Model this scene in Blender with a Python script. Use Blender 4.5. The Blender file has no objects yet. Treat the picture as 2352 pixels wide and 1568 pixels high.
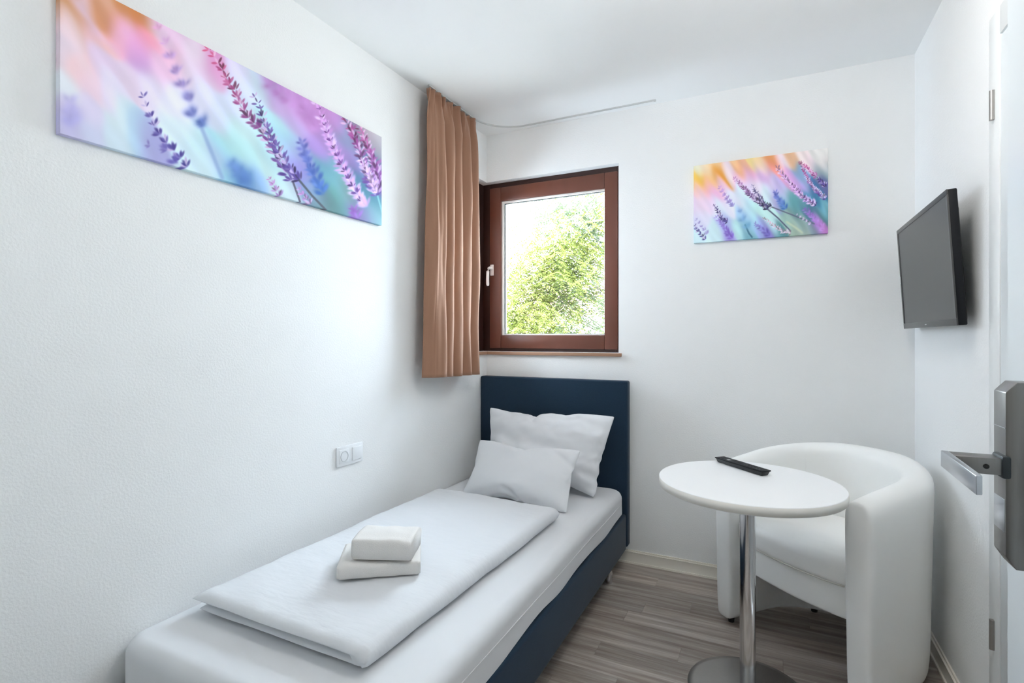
import bpy, bmesh, math, random
import numpy as np
from mathutils import Vector, Matrix, noise

C = bpy.context.scene.collection
SC = bpy.context.scene
PI = math.pi
rnd = random.Random(7)

# ------------------------------------------------------------------ camera, world, lights, exposure
YAW, H_CAM, F_PX = .4575, 1.2417, 1207.
cam = bpy.data.cameras.new('camera')
cam.sensor_width = 36.; cam.lens = F_PX/2352*36.; cam.shift_y = -10.6/2352; cam.clip_start = .02
camo = bpy.data.objects.new('camera', cam); C.objects.link(camo)
camo.location = (0, 0, H_CAM); camo.rotation_euler = (PI/2, 0, YAW)
SC.camera = camo

WORLD_STRENGTH = 6.5
SUN_STRENGTH = 5.
ROOM_FILL_STRENGTH = 3.8  # added fill lamp inside the room
CORRIDOR_FILL_STRENGTH = 1.5  # added fill lamp behind the camera
world = bpy.data.worlds.new('sky'); SC.world = world; world.use_nodes = True
bg = world.node_tree.nodes['Background']
bg.inputs[0].default_value = (.74, .87, 1.0, 1); bg.inputs[1].default_value = WORLD_STRENGTH
sun = bpy.data.lights.new('sun', 'SUN'); sun.energy = SUN_STRENGTH; sun.angle = .01; sun.color = (1, .95, .86)
suno = bpy.data.objects.new('sun', sun); C.objects.link(suno)
suno.rotation_euler = (math.radians(42), 0, math.radians(25))
for nm, loc, rot, sx, sy in (('window_daylight_portal', (-1.19, 3.13, 1.68), (-PI/2, 0, 0), .86, 1.06),
                             ('window_daylight_portal', (-1.83, 2.54, 1.68), (-PI/2, 0, PI/2), .78, 1.06)):
    L = bpy.data.lights.new(nm, 'AREA'); L.shape = 'RECTANGLE'; L.size = sx; L.size_y = sy; L.cycles.is_portal = True
    o = bpy.data.objects.new(nm, L); C.objects.link(o); o.location = loc; o.rotation_euler = rot
SC.view_settings.view_transform = 'Standard'; SC.view_settings.look = 'None'
SC.view_settings.gamma = 1; SC.view_settings.use_curve_mapping = False
SC.view_settings.exposure = 2.63
SC.cycles.use_adaptive_sampling = True; SC.cycles.adaptive_threshold = .025
SC.cycles.max_bounces = 12; SC.cycles.diffuse_bounces = 8; SC.cycles.glossy_bounces = 5
SC.cycles.transparent_max_bounces = 16; SC.cycles.sample_clamp_indirect = 8
SC.cycles.use_denoising = True
try:
    SC.cycles.denoiser = 'OPENIMAGEDENOISE'
except Exception:
    pass

# ------------------------------------------------------------------ materials
def srgb(r, g, b):
    f = lambda v: (v/255/12.92) if v/255 <= .04045 else ((v/255+.055)/1.055)**2.4
    return (f(r), f(g), f(b), 1)

def mat(name, col, rough=.5, metal=0., noise_scale=None, var=.06, bump=None, bump_scale=200., bump_dist=.001,
        coat=0., sheen=0., spec=.5, stretch=(1, 1, 1), detail=3.):
    m = bpy.data.materials.new(name); m.use_nodes = True
    nt = m.node_tree; N = nt.nodes; Lk = nt.links
    b = N['Principled BSDF']
    b.inputs['Roughness'].default_value = rough; b.inputs['Metallic'].default_value = metal
    b.inputs['Coat Weight'].default_value = coat; b.inputs['Sheen Weight'].default_value = sheen
    b.inputs['Specular IOR Level'].default_value = spec
    tc = N.new('ShaderNodeTexCoord'); mp = N.new('ShaderNodeMapping'); mp.inputs['Scale'].default_value = stretch
    Lk.new(tc.outputs['Object'], mp.inputs[0])
    nz = N.new('ShaderNodeTexNoise'); nz.inputs['Scale'].default_value = noise_scale or 6.; nz.inputs['Detail'].default_value = detail
    Lk.new(mp.outputs[0], nz.inputs['Vector'])
    mx = N.new('ShaderNodeMix'); mx.data_type = 'RGBA'
    c = col
    mx.inputs[6].default_value = (c[0]*(1-var), c[1]*(1-var), c[2]*(1-var), 1)
    mx.inputs[7].default_value = (min(1, c[0]*(1+var)), min(1, c[1]*(1+var)), min(1, c[2]*(1+var)), 1)
    Lk.new(nz.outputs[0], mx.inputs[0]); Lk.new(mx.outputs[2], b.inputs['Base Color'])
    if bump:
        n2 = N.new('ShaderNodeTexNoise'); n2.inputs['Scale'].default_value = bump_scale; n2.inputs['Detail'].default_value = 2.
        bp = N.new('ShaderNodeBump'); bp.inputs['Strength'].default_value = bump; bp.inputs['Distance'].default_value = bump_dist
        Lk.new(mp.outputs[0], n2.inputs['Vector']); Lk.new(n2.outputs[0], bp.inputs['Height']); Lk.new(bp.outputs[0], b.inputs['Normal'])
    return m

WHITE = (.83, .84, .84, 1)
M = {}
M['wall'] = mat('white_textured_wallpaper', WHITE, .85, bump=.3, bump_scale=150., bump_dist=.003, var=.012)
M['ceiling'] = mat('white_ceiling_paint', (.84, .85, .85, 1), .9, bump=.12, bump_scale=120., var=.01)
M['trim'] = mat('cream_baseboard', (.80, .77, .70, 1), .4, var=.02)
M['trim_lip'] = mat('baseboard_lip', (.84, .80, .72, 1), .35, var=.02)
M['paint'] = mat('white_door_lacquer', (.80, .84, .86, 1), .3, var=.01)
M['frame_paint'] = mat('white_frame_lacquer', (.78, .80, .80, 1), .35, var=.01)
M['mahogany'] = mat('mahogany_stain', srgb(104, 60, 46), .36, noise_scale=14, var=.16, stretch=(1, 1, .15), bump=.1, coat=.15)
M['mahogany_shaded'] = mat('shaded_mahogany', srgb(50, 26, 20), .4, noise_scale=14, var=.15, stretch=(1, 1, .15))  # same stain darkened, shade on the outer frame put into the colour
M['sillwood'] = mat('light_brown_sill', srgb(165, 128, 104), .4, noise_scale=20, var=.12, stretch=(.2, .2, 1))
M['spacer'] = mat('pale_glazing_bead', (.82, .80, .78, 1), .4, .0)
M['gasket'] = mat('black_gasket', (.03, .04, .045, 1), .5)
M['whitemetal'] = mat('white_handle_lacquer', (.85, .80, .78, 1), .3, .1)
M['cotton'] = mat('white_cotton', (.72, .735, .76, 1), .85, sheen=.15, bump=.15, bump_scale=900, bump_dist=.0004, var=.015, spec=.2)
M['sheet'] = mat('white_jersey_sheet', (.69, .70, .72, 1), .85, bump=.12, bump_scale=700, bump_dist=.0004, var=.015, spec=.2)
M['duvet'] = mat('white_crinkled_cotton', (.67, .685, .71, 1), .85, bump=.3, bump_scale=34, bump_dist=.004, var=.01, spec=.2, stretch=(.7, 2.0, 1), detail=5)
M['towel'] = mat('white_terry', (.72, .70, .68, 1), .95, bump=.6, bump_scale=420, bump_dist=.0015, var=.03, spec=.1)
M['navy'] = mat('dark_navy_upholstery', srgb(30, 50, 68), .9, noise_scale=500, var=.25, bump=.35, bump_scale=800, bump_dist=.0006, sheen=.1, spec=.2)
M['chrome'] = mat('chrome', (.75, .76, .78, 1), .14, 1.)
M['brushed'] = mat('brushed_steel', (.27, .26, .25, 1), .36, 1., noise_scale=260, var=.10, stretch=(1, 1, .03), bump=.06, bump_scale=500)
M['steel_light'] = mat('satin_steel', (.55, .57, .60, 1), .28, 1.)
M['base_metal'] = mat('dull_steel_plate', (.40, .385, .37, 1), .36, .9, noise_scale=80, var=.05)
M['leather'] = mat('white_leatherette', (.88, .885, .87, 1), .42, bump=.12, bump_scale=260, bump_dist=.0006, var=.015, coat=.08)
M['leather2'] = mat('white_leatherette_cushion', (.88, .88, .865, 1), .42, noise_scale=8, bump=.2, bump_scale=9, bump_dist=.01, var=.015, coat=.08)
M['seam'] = mat('cream_seam', (.62, .60, .54, 1), .6)
M['laminate'] = mat('white_laminate', (.89, .90, .91, 1), .35, var=.01)
M['edge'] = mat('white_edge_band', (.80, .78, .73, 1), .4, var=.01)
M['blackplastic'] = mat('black_plastic', (.012, .013, .015, 1), .35, var=.1)
M['blackgloss'] = mat('glossy_black_plastic', (.006, .007, .009, 1), .45, spec=.25, var=.1)
M['screen'] = mat('matte_screen', (.045, .045, .047, 1), .32, var=.02)
M['bezel'] = mat('grey_black_bezel', (.06, .06, .06, 1), .35, var=.03)
M['badge'] = mat('pale_grey_print', (.55, .56, .57, 1), .5)
M['button'] = mat('dark_grey_rubber', (.05, .052, .056, 1), .6)
M['socket'] = mat('white_thermoplastic', (.80, .82, .84, 1), .3, var=.005)
M['socket_in'] = mat('socket_well', (.58, .60, .62, 1), .4, var=.01)
M['hole'] = mat('dark_hole', (.02, .02, .02, 1), .7)
M['brownboard'] = mat('brown_underside_cloth', srgb(92, 62, 44), .9)
M['rail'] = mat('pale_grey_rail', (.60, .61, .60, 1), .45, .2)
M['cream'] = mat('cream_plastic', (.80, .76, .68, 1), .4)
M['render'] = mat('pale_render', (.75, .73, .70, 1), .9)
M['rooftile'] = mat('faded_red_tiles', srgb(196, 150, 138), .9, noise_scale=8, var=.15, bump=.4, bump_scale=10)
M['ground'] = mat('pale_paved_ground', (.42, .41, .38, 1), .95, noise_scale=2, var=.2)
M['bark'] = mat('grey_bark', (.22, .18, .14, 1), .9, noise_scale=12, var=.3, bump=.5, bump_scale=30, bump_dist=.01)

def curtain_mat():
    m = mat('brown_curtain_cloth', srgb(160, 121, 98), .85, noise_scale=350, var=.05, bump=.15, bump_scale=900, bump_dist=.0004, sheen=.2, spec=.15)
    nt = m.node_tree; b = nt.nodes['Principled BSDF']; out = nt.nodes['Material Output']
    t = nt.nodes.new('ShaderNodeBsdfTranslucent'); t.inputs[0].default_value = srgb(196, 172, 160)
    mx = nt.nodes.new('ShaderNodeMixShader'); mx.inputs[0].default_value = .08
    nt.links.new(b.outputs[0], mx.inputs[1]); nt.links.new(t.outputs[0], mx.inputs[2]); nt.links.new(mx.outputs[0], out.inputs[0])
    return m
M['curtain'] = curtain_mat()

def glass_mat():
    m = bpy.data.materials.new('window_glass'); m.use_nodes = True; nt = m.node_tree
    nt.nodes.remove(nt.nodes['Principled BSDF']); out = nt.nodes['Material Output']
    tr = nt.nodes.new('ShaderNodeBsdfTransparent'); tr.inputs[0].default_value = (.97, .98, .98, 1)
    gl = nt.nodes.new('ShaderNodeBsdfGlossy'); gl.inputs['Roughness'].default_value = .02
    fr = nt.nodes.new('ShaderNodeFresnel'); fr.inputs[0].default_value = 1.45
    mx = nt.nodes.new('ShaderNodeMixShader')
    nt.links.new(fr.outputs[0], mx.inputs[0]); nt.links.new(tr.outputs[0], mx.inputs[1]); nt.links.new(gl.outputs[0], mx.inputs[2])
    nt.links.new(mx.outputs[0], out.inputs[0]); return m
M['glass'] = glass_mat()

def leaf_mat(name, c1, c2):
    m = mat(name, c1, .6, noise_scale=1.6, var=.0); nt = m.node_tree; b = nt.nodes['Principled BSDF']
    mx = [n for n in nt.nodes if n.type == 'MIX'][0]; mx.inputs[6].default_value = c1; mx.inputs[7].default_value = c2
    t = nt.nodes.new('ShaderNodeBsdfTranslucent'); t.inputs[0].default_value = tuple(min(1, v*1.3) for v in c2[:3])+(1,)
    ms = nt.nodes.new('ShaderNodeMixShader'); ms.inputs[0].default_value = .45
    nt.links.new(b.outputs[0], ms.inputs[1]); nt.links.new(t.outputs[0], ms.inputs[2])
    nt.links.new(ms.outputs[0], nt.nodes['Material Output'].inputs[0]); return m
M['leaf_a'] = leaf_mat('yellow_green_leaf', (.058, .078, .016, 1), (.112, .128, .022, 1))
M['leaf_b'] = leaf_mat('cool_green_leaf', (.042, .062, .030, 1), (.082, .110, .055, 1))

def emis(name, col, s):
    m = bpy.data.materials.new(name); m.use_nodes = True; b = m.node_tree.nodes['Principled BSDF']
    b.inputs['Base Color'].default_value = (.8, .8, .8, 1)
    b.inputs['Emission Color'].default_value = col; b.inputs['Emission Strength'].default_value = s
    return m
M['lamp'] = emis('opal_room_fill', (1, .97, .93, 1), ROOM_FILL_STRENGTH)
M['corridor_fill'] = emis('opal_corridor_fill', (1, .97, .93, 1), CORRIDOR_FILL_STRENGTH)

def floor_mat():
    m = bpy.data.materials.new('grey_brown_vinyl_plank'); m.use_nodes = True; nt = m.node_tree; N = nt.nodes; Lk = nt.links
    b = N['Principled BSDF']; b.inputs['Roughness'].default_value = .45
    tc = N.new('ShaderNodeTexCoord'); oi = N.new('ShaderNodeObjectInfo')
    mp = N.new('ShaderNodeMapping'); mp.inputs['Scale'].default_value = (1.3, 26, 1)
    ad = N.new('ShaderNodeVectorMath'); ad.operation = 'ADD'
    mul = N.new('ShaderNodeMath'); mul.operation = 'MULTIPLY'; mul.inputs[1].default_value = 37.
    Lk.new(oi.outputs['Random'], mul.inputs[0]); Lk.new(tc.outputs['Object'], mp.inputs[0])
    Lk.new(mp.outputs[0], ad.inputs[0]); Lk.new(mul.outputs[0], ad.inputs[1])
    n1 = N.new('ShaderNodeTexNoise'); n1.inputs['Scale'].default_value = 1.4; n1.inputs['Detail'].default_value = 5; n1.inputs['Roughness'].default_value = .6
    Lk.new(ad.outputs[0], n1.inputs['Vector'])
    n2 = N.new('ShaderNodeTexNoise'); n2.inputs['Scale'].default_value = 9; n2.inputs['Detail'].default_value = 4
    Lk.new(ad.outputs[0], n2.inputs['Vector'])
    r1 = N.new('ShaderNodeValToRGB'); e = r1.color_ramp.elements
    e[0].position = .3; e[0].color = srgb(128, 112, 100); e[1].position = .72; e[1].color = srgb(190, 181, 174)
    e2 = e.new(.5); e2.color = srgb(158, 145, 134)
    Lk.new(n1.outputs[0], r1.inputs[0])
    hs = N.new('ShaderNodeHueSaturation')
    mr = N.new('ShaderNodeMapRange'); mr.inputs['To Min'].default_value = .86; mr.inputs['To Max'].default_value = 1.42
    Lk.new(oi.outputs['Random'], mr.inputs[0]); Lk.new(mr.outputs[0], hs.inputs['Value']); hs.inputs['Saturation'].default_value = .85
    Lk.new(r1.outputs[0], hs.inputs['Color'])
    mx = N.new('ShaderNodeMix'); mx.data_type = 'RGBA'; mx.blend_type = 'MULTIPLY'; mx.inputs[0].default_value = .28
    r2 = N.new('ShaderNodeValToRGB'); r2.color_ramp.elements[0].position = .35; r2.color_ramp.elements[0].color = (.45, .45, .45, 1); r2.color_ramp.elements[1].position = .6
    Lk.new(n2.outputs[0], r2.inputs[0]); Lk.new(hs.outputs[0], mx.inputs[6]); Lk.new(r2.outputs[0], mx.inputs[7])
    Lk.new(mx.outputs[2], b.inputs['Base Color'])
    bp = N.new('ShaderNodeBump'); bp.inputs['Strength'].default_value = .12; bp.inputs['Distance'].default_value = .001
    Lk.new(n2.outputs[0], bp.inputs['Height']); Lk.new(bp.outputs[0], b.inputs['Normal'])
    return m
M['plank'] = floor_mat()
M['underfloor'] = mat('dark_joint', srgb(70, 60, 54), .8)

# ------------------------------------------------------------------ helpers
def empty(name, loc, rz=0):
    o = bpy.data.objects.new(name, None); C.objects.link(o); o.location = loc; o.rotation_euler = (0, 0, rz); o.empty_display_size = .1
    return o

def tag(o, label=None, cat=None, group=None, kind=None):
    if label: o['label'] = label
    if cat: o['category'] = cat
    if group: o['group'] = group
    if kind: o['kind'] = kind
    return o

def link(name, me, m, parent=None, smooth=True, loc=None, rot=None):
    if m is not None: me.materials.append(m)
    if smooth:
        me.polygons.foreach_set('use_smooth', [True]*len(me.polygons))
    o = bpy.data.objects.new(name, me); C.objects.link(o)
    if parent is not None: o.parent = parent
    if loc is not None: o.location = loc
    if rot is not None: o.rotation_euler = rot
    return o

def obj(name, bm, m, parent=None, smooth=False, loc=None, rot=None, sharp=None):
    bmesh.ops.recalc_face_normals(bm, faces=bm.faces)
    if sharp is not None:
        for e in bm.edges:
            if len(e.link_faces) == 2 and e.calc_face_angle(0) > sharp: e.smooth = False
        smooth = True
    me = bpy.data.meshes.new(name); bm.to_mesh(me); bm.free()
    return link(name, me, m, parent, smooth, loc, rot)

def box(bm, x0, x1, y0, y1, z0, z1, bev=0., seg=2):
    r = bmesh.ops.create_cube(bm, size=1.)
    vs = r['verts']
    for v in vs:
        v.co = Vector(((x0+x1)/2+v.co.x*(x1-x0), (y0+y1)/2+v.co.y*(y1-y0), (z0+z1)/2+v.co.z*(z1-z0)))
    if bev:
        es = list({e for v in vs for e in v.link_edges})
        bmesh.ops.bevel(bm, geom=es, offset=bev, segments=seg, profile=.5, affect='EDGES')
    return bm

def mkbox(name, b, m, parent=None, bev=0., seg=2, **k):
    bm = bmesh.new(); box(bm, *b, bev=bev, seg=seg)
    return obj(name, bm, m, parent, sharp=.6 if bev else None, **k)

def grid_faces(nr, nc, closed_c=False, closed_r=False, off=0):
    F = []
    for i in range(nr if closed_r else nr-1):
        for j in range(nc if closed_c else nc-1):
            a = i*nc+j; b = i*nc+(j+1) % nc; c = ((i+1) % nr)*nc+(j+1) % nc; d = ((i+1) % nr)*nc+j
            F.append((a+off, b+off, c+off, d+off))
    return F

def frompy(name, V, F, m, parent=None, smooth=True, subsurf=0, fix=True, sharp=None, **k):
    me = bpy.data.meshes.new(name); me.from_pydata([tuple(map(float, v)) for v in V], [], F)
    if fix:
        bm = bmesh.new(); bm.from_mesh(me); bmesh.ops.remove_doubles(bm, verts=bm.verts, dist=1e-6)
        bmesh.ops.recalc_face_normals(bm, faces=bm.faces)
        if sharp is not None:
            for e in bm.edges:
                if len(e.link_faces) == 2 and e.calc_face_angle(0) > sharp: e.smooth = False
        bm.to_mesh(me); bm.free()
    o = link(name, me, m, parent, smooth, **k)
    if subsurf:
        md = o.modifiers.new('subsurf', 'SUBSURF'); md.levels = subsurf; md.render_levels = subsurf
    return o

def tube(name, pts, r, m, parent=None, n=10, cap=True, squash=None, **k):
    pts = [Vector(p) for p in pts]; V = []; rr = r if isinstance(r, (list, tuple)) else [r]*len(pts)
    up = Vector((0, 0, 1))
    for i, p in enumerate(pts):
        d = (pts[min(i+1, len(pts)-1)]-pts[max(i-1, 0)]).normalized()
        a = d.cross(up if abs(d.z) < .95 else Vector((1, 0, 0))).normalized(); b = d.cross(a).normalized()
        for j in range(n):
            t = 2*PI*j/n
            V.append(p+a*math.cos(t)*rr[i]+b*math.sin(t)*rr[i]*(squash or 1))
    F = grid_faces(len(pts), n, True)
    if cap: F += [tuple(range(n)), tuple(range((len(pts)-1)*n, len(pts)*n))]
    return frompy(name, V, F, m, parent, sharp=.9, **k)

def lathe(name, prof, m, parent=None, n=64, **k):
    V = []
    for (r, z) in prof:
        for j in range(n):
            t = 2*PI*j/n; V.append((r*math.cos(t), r*math.sin(t), z))
    return frompy(name, V, grid_faces(len(prof), n, True), m, parent, **k)

def pad(name, outline, z0, z1, r0, r1, m, parent=None, crown=0., fn=None, seg=5, inner=8, **k):
    """rounded slab from a closed 2D outline; r0/r1 = lower/upper edge radius"""
    P = np.array(outline, float); n = len(P)
    nx = np.roll(P, -1, 0)-np.roll(P, 1, 0); nx /= np.linalg.norm(nx, axis=1)[:, None]+1e-12
    area = .5*np.sum(P[:, 0]*np.roll(P[:, 1], -1)-np.roll(P[:, 0], -1)*P[:, 1])
    nrm = np.c_[nx[:, 1], -nx[:, 0]]*(1 if area > 0 else -1)
    c = P.mean(0); rings = []
    def ring(off, z): rings.append(np.c_[P-nrm*off, np.full(n, z)])
    def inring(base, f, z): rings.append(np.c_[c+(base-c)*f, np.full(n, z)])
    base0 = P-nrm*r0
    for f in (0.001, .5): inring(base0, f, z0)
    for i in range(seg+1):
        t = i/seg*PI/2; ring(r0*(1-math.sin(t)), z0+r0*(1-math.cos(t)))
    for f in (.33, .66): ring(0, z0+r0+(z1-r1-z0-r0)*f)
    for i in range(seg+1):
        t = i/seg*PI/2; ring(r1*(1-math.cos(t)), z1-r1+r1*math.sin(t))
    base1 = P-nrm*r1
    for i in range(1, inner+1):
        f = 1-i/inner
        inring(base1, max(f, .001), z1+crown*(1-f*f))
    V = np.vstack(rings)
    if fn is not None: V = np.array([fn(v) for v in V])
    F = grid_faces(len(rings), n, True)
    F.append(tuple(range(n))); F.append(tuple(range((len(rings)-1)*n, len(rings)*n)))
    return frompy(name, V, F, m, parent, fix=True, **k)

def rrect(x0, x1, y0, y1, r, seg=6, sub=6):
    pts = []
    for cx, cy, a0 in ((x1-r, y1-r, 0), (x0+r, y1-r, PI/2), (x0+r, y0+r, PI), (x1-r, y0+r, 1.5*PI)):
        for i in range(seg+1):
            a = a0+i/seg*PI/2; pts.append((cx+r*math.cos(a), cy+r*math.sin(a)))
    out = []
    for i, p in enumerate(pts):
        q = pts[(i+1) % len(pts)]; d = math.dist(p, q); out.append(p)
        k = int(d/.04)
        for j in range(1, k): out.append((p[0]+(q[0]-p[0])*j/k, p[1]+(q[1]-p[1])*j/k))
    return out

def nz(x, y, z): return noise.noise(Vector((x, y, z)))

# ------------------------------------------------------------------ room shell
D, XL, XR, ZC = 2.887, -1.6, .575, 2.498
WT = .24                                   # wall thickness
WX1, WZ0, WZ1 = -.76, 1.152, 2.210         # window opening in the back wall, both windows' heights
WY0 = 2.27                                 # near edge of the opening in the left wall
def struct(name, bm, m, **k): return tag(obj(name, bm, m, **k), kind='structure')

bm = bmesh.new()
box(bm, XL-WT, XR+WT, D, D+WT, -.1, WZ0)
box(bm, XL-WT, XR+WT, D, D+WT, WZ1, ZC+.1)
box(bm, WX1, XR+WT, D, D+WT, WZ0, WZ1)
struct('wall_back', bm, M['wall'])
bm = bmesh.new()
box(bm, XL-WT, XL, -.1, D, -.1, WZ0)
box(bm, XL-WT, XL, -.1, D, WZ1, ZC+.1)
box(bm, XL-WT, XL, -.1, WY0, WZ0, WZ1)
struct('wall_left', bm, M['wall'])
BY0, BY1, BZ = 1.02, 1.955, 2.13           # bathroom doorway in the right wall
bm = bmesh.new()
box(bm, XR, XR+WT, BY1, D, -.1, ZC+.1)
box(bm, XR, XR+WT, -.1, BY0, -.1, ZC+.1)
box(bm, XR, XR+WT, BY0, BY1, BZ, ZC+.1)
struct('wall_right', bm, M['wall'])
bm = bmesh.new()
box(bm, XL-WT, -.62, -.1, .06, -.1, ZC+.1)
box(bm, .40, XR+WT, -.1, .06, -.1, ZC+.1)
box(bm, -.62, .40, -.1, .06, 2.12, ZC+.1)
struct('wall_front', bm, M['wall'])
bm = bmesh.new(); box(bm, XL-WT, XR+WT, -.1, D+WT, ZC, ZC+.12)
struct('ceiling', bm, M['ceiling'])
# corridor behind the camera
bm = bmesh.new()
box(bm, XL-WT, XR+WT, -1.65, -1.5, -.1, ZC+.1); box(bm, XL-WT, XL, -1.5, -.1, -.1, ZC+.1); box(bm, XR, XR+WT, -1.5, -.1, -.1, ZC+.1)
struct('wall_corridor', bm, M['wall'])
bm = bmesh.new(); box(bm, XL-WT, XR+WT, -1.65, -.1, ZC, ZC+.12)
struct('ceiling_corridor', bm, M['ceiling'])
bm = bmesh.new(); box(bm, XL-WT, XR+WT, -1.65, -.1, -.1, 0)
struct('floor_corridor', bm, M['underfloor'])
# bathroom behind the closed door is not seen: backing wall keeps it dark
# floor: individual planks over a dark underlay
fl = mkbox('floor', (XL-.02, XR+.02, -.1, D+.0, -.1, -.0035), M['underfloor']); tag(fl, kind='structure')
PW = .097; row0 = 2.083-PW*22
joints = {0: -.32, 1: .042, 2: .34, 3: -.522, 4: -.329, 5: .15, 6: -.517, -1: .3, -2: -.1, -3: -.5, -4: .2}
for k in range(-22, 9):
    y0 = 2.083+PW*k; y1 = y0+PW
    y0 = max(y0, .06); y1 = min(y1, D)
    if y1-y0 < .01: continue
    # floor boards of 0.92 m, one end joint given where the photograph shows it
    j0 = joints.get(k-0, rnd.uniform(-.4, .5)) if k in joints else rnd.uniform(-.4, .5)
    xs = [j0]
    while xs[0] > XL: xs.insert(0, xs[0]-.92)
    while xs[-1] < XR: xs.append(xs[-1]+.92)
    xs = [min(max(x, XL), XR) for x in xs]
    for a, b in zip(xs[:-1], xs[1:]):
        if b-a < .02: continue
        bm = bmesh.new(); box(bm, -(b-a)/2+.0004, (b-a)/2-.0004, -(y1-y0)/2+.0003, (y1-y0)/2-.0003, -.0035, 0)
        obj('plank', bm, M['plank'], fl, loc=((a+b)/2, (y0+y1)/2, 0))
def baseboard(name, x0, x1, y0, y1, axis, sgn):
    r = bmesh.new(); t, hh = .011, .062
    if axis == 'x': box(r, x0, x1, y0, y0+sgn*t, 0, hh, bev=.002)
    else: box(r, x0, x0+sgn*t, y0, y1, 0, hh, bev=.002)
    o = obj(name, r, M['trim'], sharp=.6); tag(o, kind='structure')
    r = bmesh.new()
    if axis == 'x': box(r, x0, x1, y0, y0+sgn*.006, hh, hh+.009); box(r, x0, x1, y0+sgn*t, y0+sgn*(t+.007), 0, .010)
    else: box(r, x0, x0+sgn*.006, y0, y1, hh, hh+.009); box(r, x0+sgn*t, x0+sgn*(t+.007), y0, y1, 0, .010)
    obj('lip', r, M['trim_lip'], o)
baseboard('baseboard_back', XL+.012, XR-.012, D, D, 'x', -1)
baseboard('baseboard_left', XL, XL, .06, D, 'y', 1)
baseboard('baseboard_right', XR, XR, BY1+.05, D, 'y', -1)

# ---------------- windows (corner window: two casements meeting in the corner)
def ring4(bm, x0, x1, z0, z1, wl, wr, wb, wt, y0, y1, bev=.002):
    box(bm, x0, x0+wl, y0, y1, z0, z1, bev); box(bm, x1-wr, x1, y0, y1, z0, z1, bev)
    box(bm, x0+wl, x1-wr, y0, y1, z0, z0+wb, bev); box(bm, x0+wl, x1-wr, y0, y1, z1-wt, z1, bev)

def window(name, W, loc, rz, handle_left=True):
    """local frame: x along the wall 0..W, y = outwards, z up; room face of the outer frame at y=0"""
    w = empty(name, loc, rz); tag(w, kind='structure')
    h = WZ1-WZ0
    bm = bmesh.new(); ring4(bm, 0, W, 0, h, .050, .022, .032, .036, 0, .075)
    obj('outer_frame', bm, M['mahogany_shaded'], w, sharp=.6)
    bm = bmesh.new(); ring4(bm, .050, W-.014, .018, h-.030, .080, .076, .082, .088, -.010, .060, bev=.005)
    s = obj('sash', bm, M['mahogany'], w, sharp=.6)
    gx0, gx1, gz0, gz1 = .130, W-.090, .100, h-.118
    bm = bmesh.new(); ring4(bm, gx0-.0005, gx1+.0005, gz0, gz1, .016, .004, .008, .012, .004, .030, bev=.001)
    obj('spacer_bar', bm, M['spacer'], s, sharp=.6)
    bm = bmesh.new(); ring4(bm, gx0+.0155, gx1-.003, gz0+.0075, gz1-.011, .006, .002, .002, .004, .014, .030, bev=0)
    obj('gasket', bm, M['gasket'], s)
    bm = bmesh.new(); box(bm, gx0, gx1, .026, .030, gz0, gz1)
    obj('pane', bm, M['glass'], w)
    hx = .070
    hd = mkbox('handle_plate', (hx-.012, hx+.012, -.018, -.010, .476, .546), M['whitemetal'], w, bev=.003)
    tube('lever', [(hx, -.018, .522), (hx, -.045, .522), (hx-.003, -.052, .516), (hx-.008, -.054, .499), (hx-.010, -.054, .454), (hx-.010, -.053, .419), (hx-.008, -.052, .409)],
         [.009, .009, .0095, .0095, .010, .0105, .007], M['whitemetal'], hd)
    return w
CX, CY = XL-.05, D+.05
window('window_1', WX1-CX-.003, (CX, CY, WZ0), 0)
# second casement in the left wall, mirrored by rotation: local x runs from the near jamb to the corner
w2 = window('window_2', CY-WY0-.078, (CX, WY0+.002, WZ0), PI/2)
bm = bmesh.new()
box(bm, CX-.076, CX-.001, CY-.073, CY+.075, 0+WZ0, WZ1, bev=.002)
tag(obj('trim_1', bm, M['mahogany_shaded'], sharp=.6), kind='structure')
bm = bmesh.new()
box(bm, XL-.048, WX1+.018, D-.018, D+.0499, WZ0-.020, WZ0-.001, bev=.002)
box(bm, XL-.0499, XL+.016, WY0-.015, D-.018, WZ0-.020, WZ0-.001, bev=.002)
tag(obj('trim_2', bm, M['sillwood'], sharp=.6), kind='structure')['label'] = 'thin brown wooden window sill'

# ---------------- bathroom door in the right wall (frame and hinges visible)
d2 = empty('door_2', (XR, BY1, 0)); tag(d2, kind='structure')
bm = bmesh.new()
box(bm, -.006, .09, -.05, .03, 0, BZ+.03, bev=.003); box(bm, -.006, .09, BY0-BY1-.03, BY0-BY1+.05, 0, BZ+.03, bev=.003)
box(bm, -.006, .09, BY0-BY1+.05, -.05, BZ-.05, BZ+.03, bev=.003)
obj('door_frame', bm, M['frame_paint'], d2, sharp=.6)
mkbox('door_leaf', (-.004, .036, BY0-BY1+.05, -.052, .008, BZ-.055), M['paint'], d2, bev=.002)
for hz in (.395, 1.90):
    o = lathe('hinge', [(0.0001, -.042), (.007, -.042), (.007, .042), (.0001, .042)], M['base_metal'], d2, n=14, sharp=.6)
    o.location = (-.010, -.010, hz)

# ---------------- entry door, swung open on the right, close to the camera
LX = .318
d1 = empty('door_1', (LX, .14, 0)); tag(d1, kind='structure')
mkbox('door_leaf', (0, .042, 0, 1.035-.14, .008, 2.06), M['paint'], d1, bev=.002)
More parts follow.
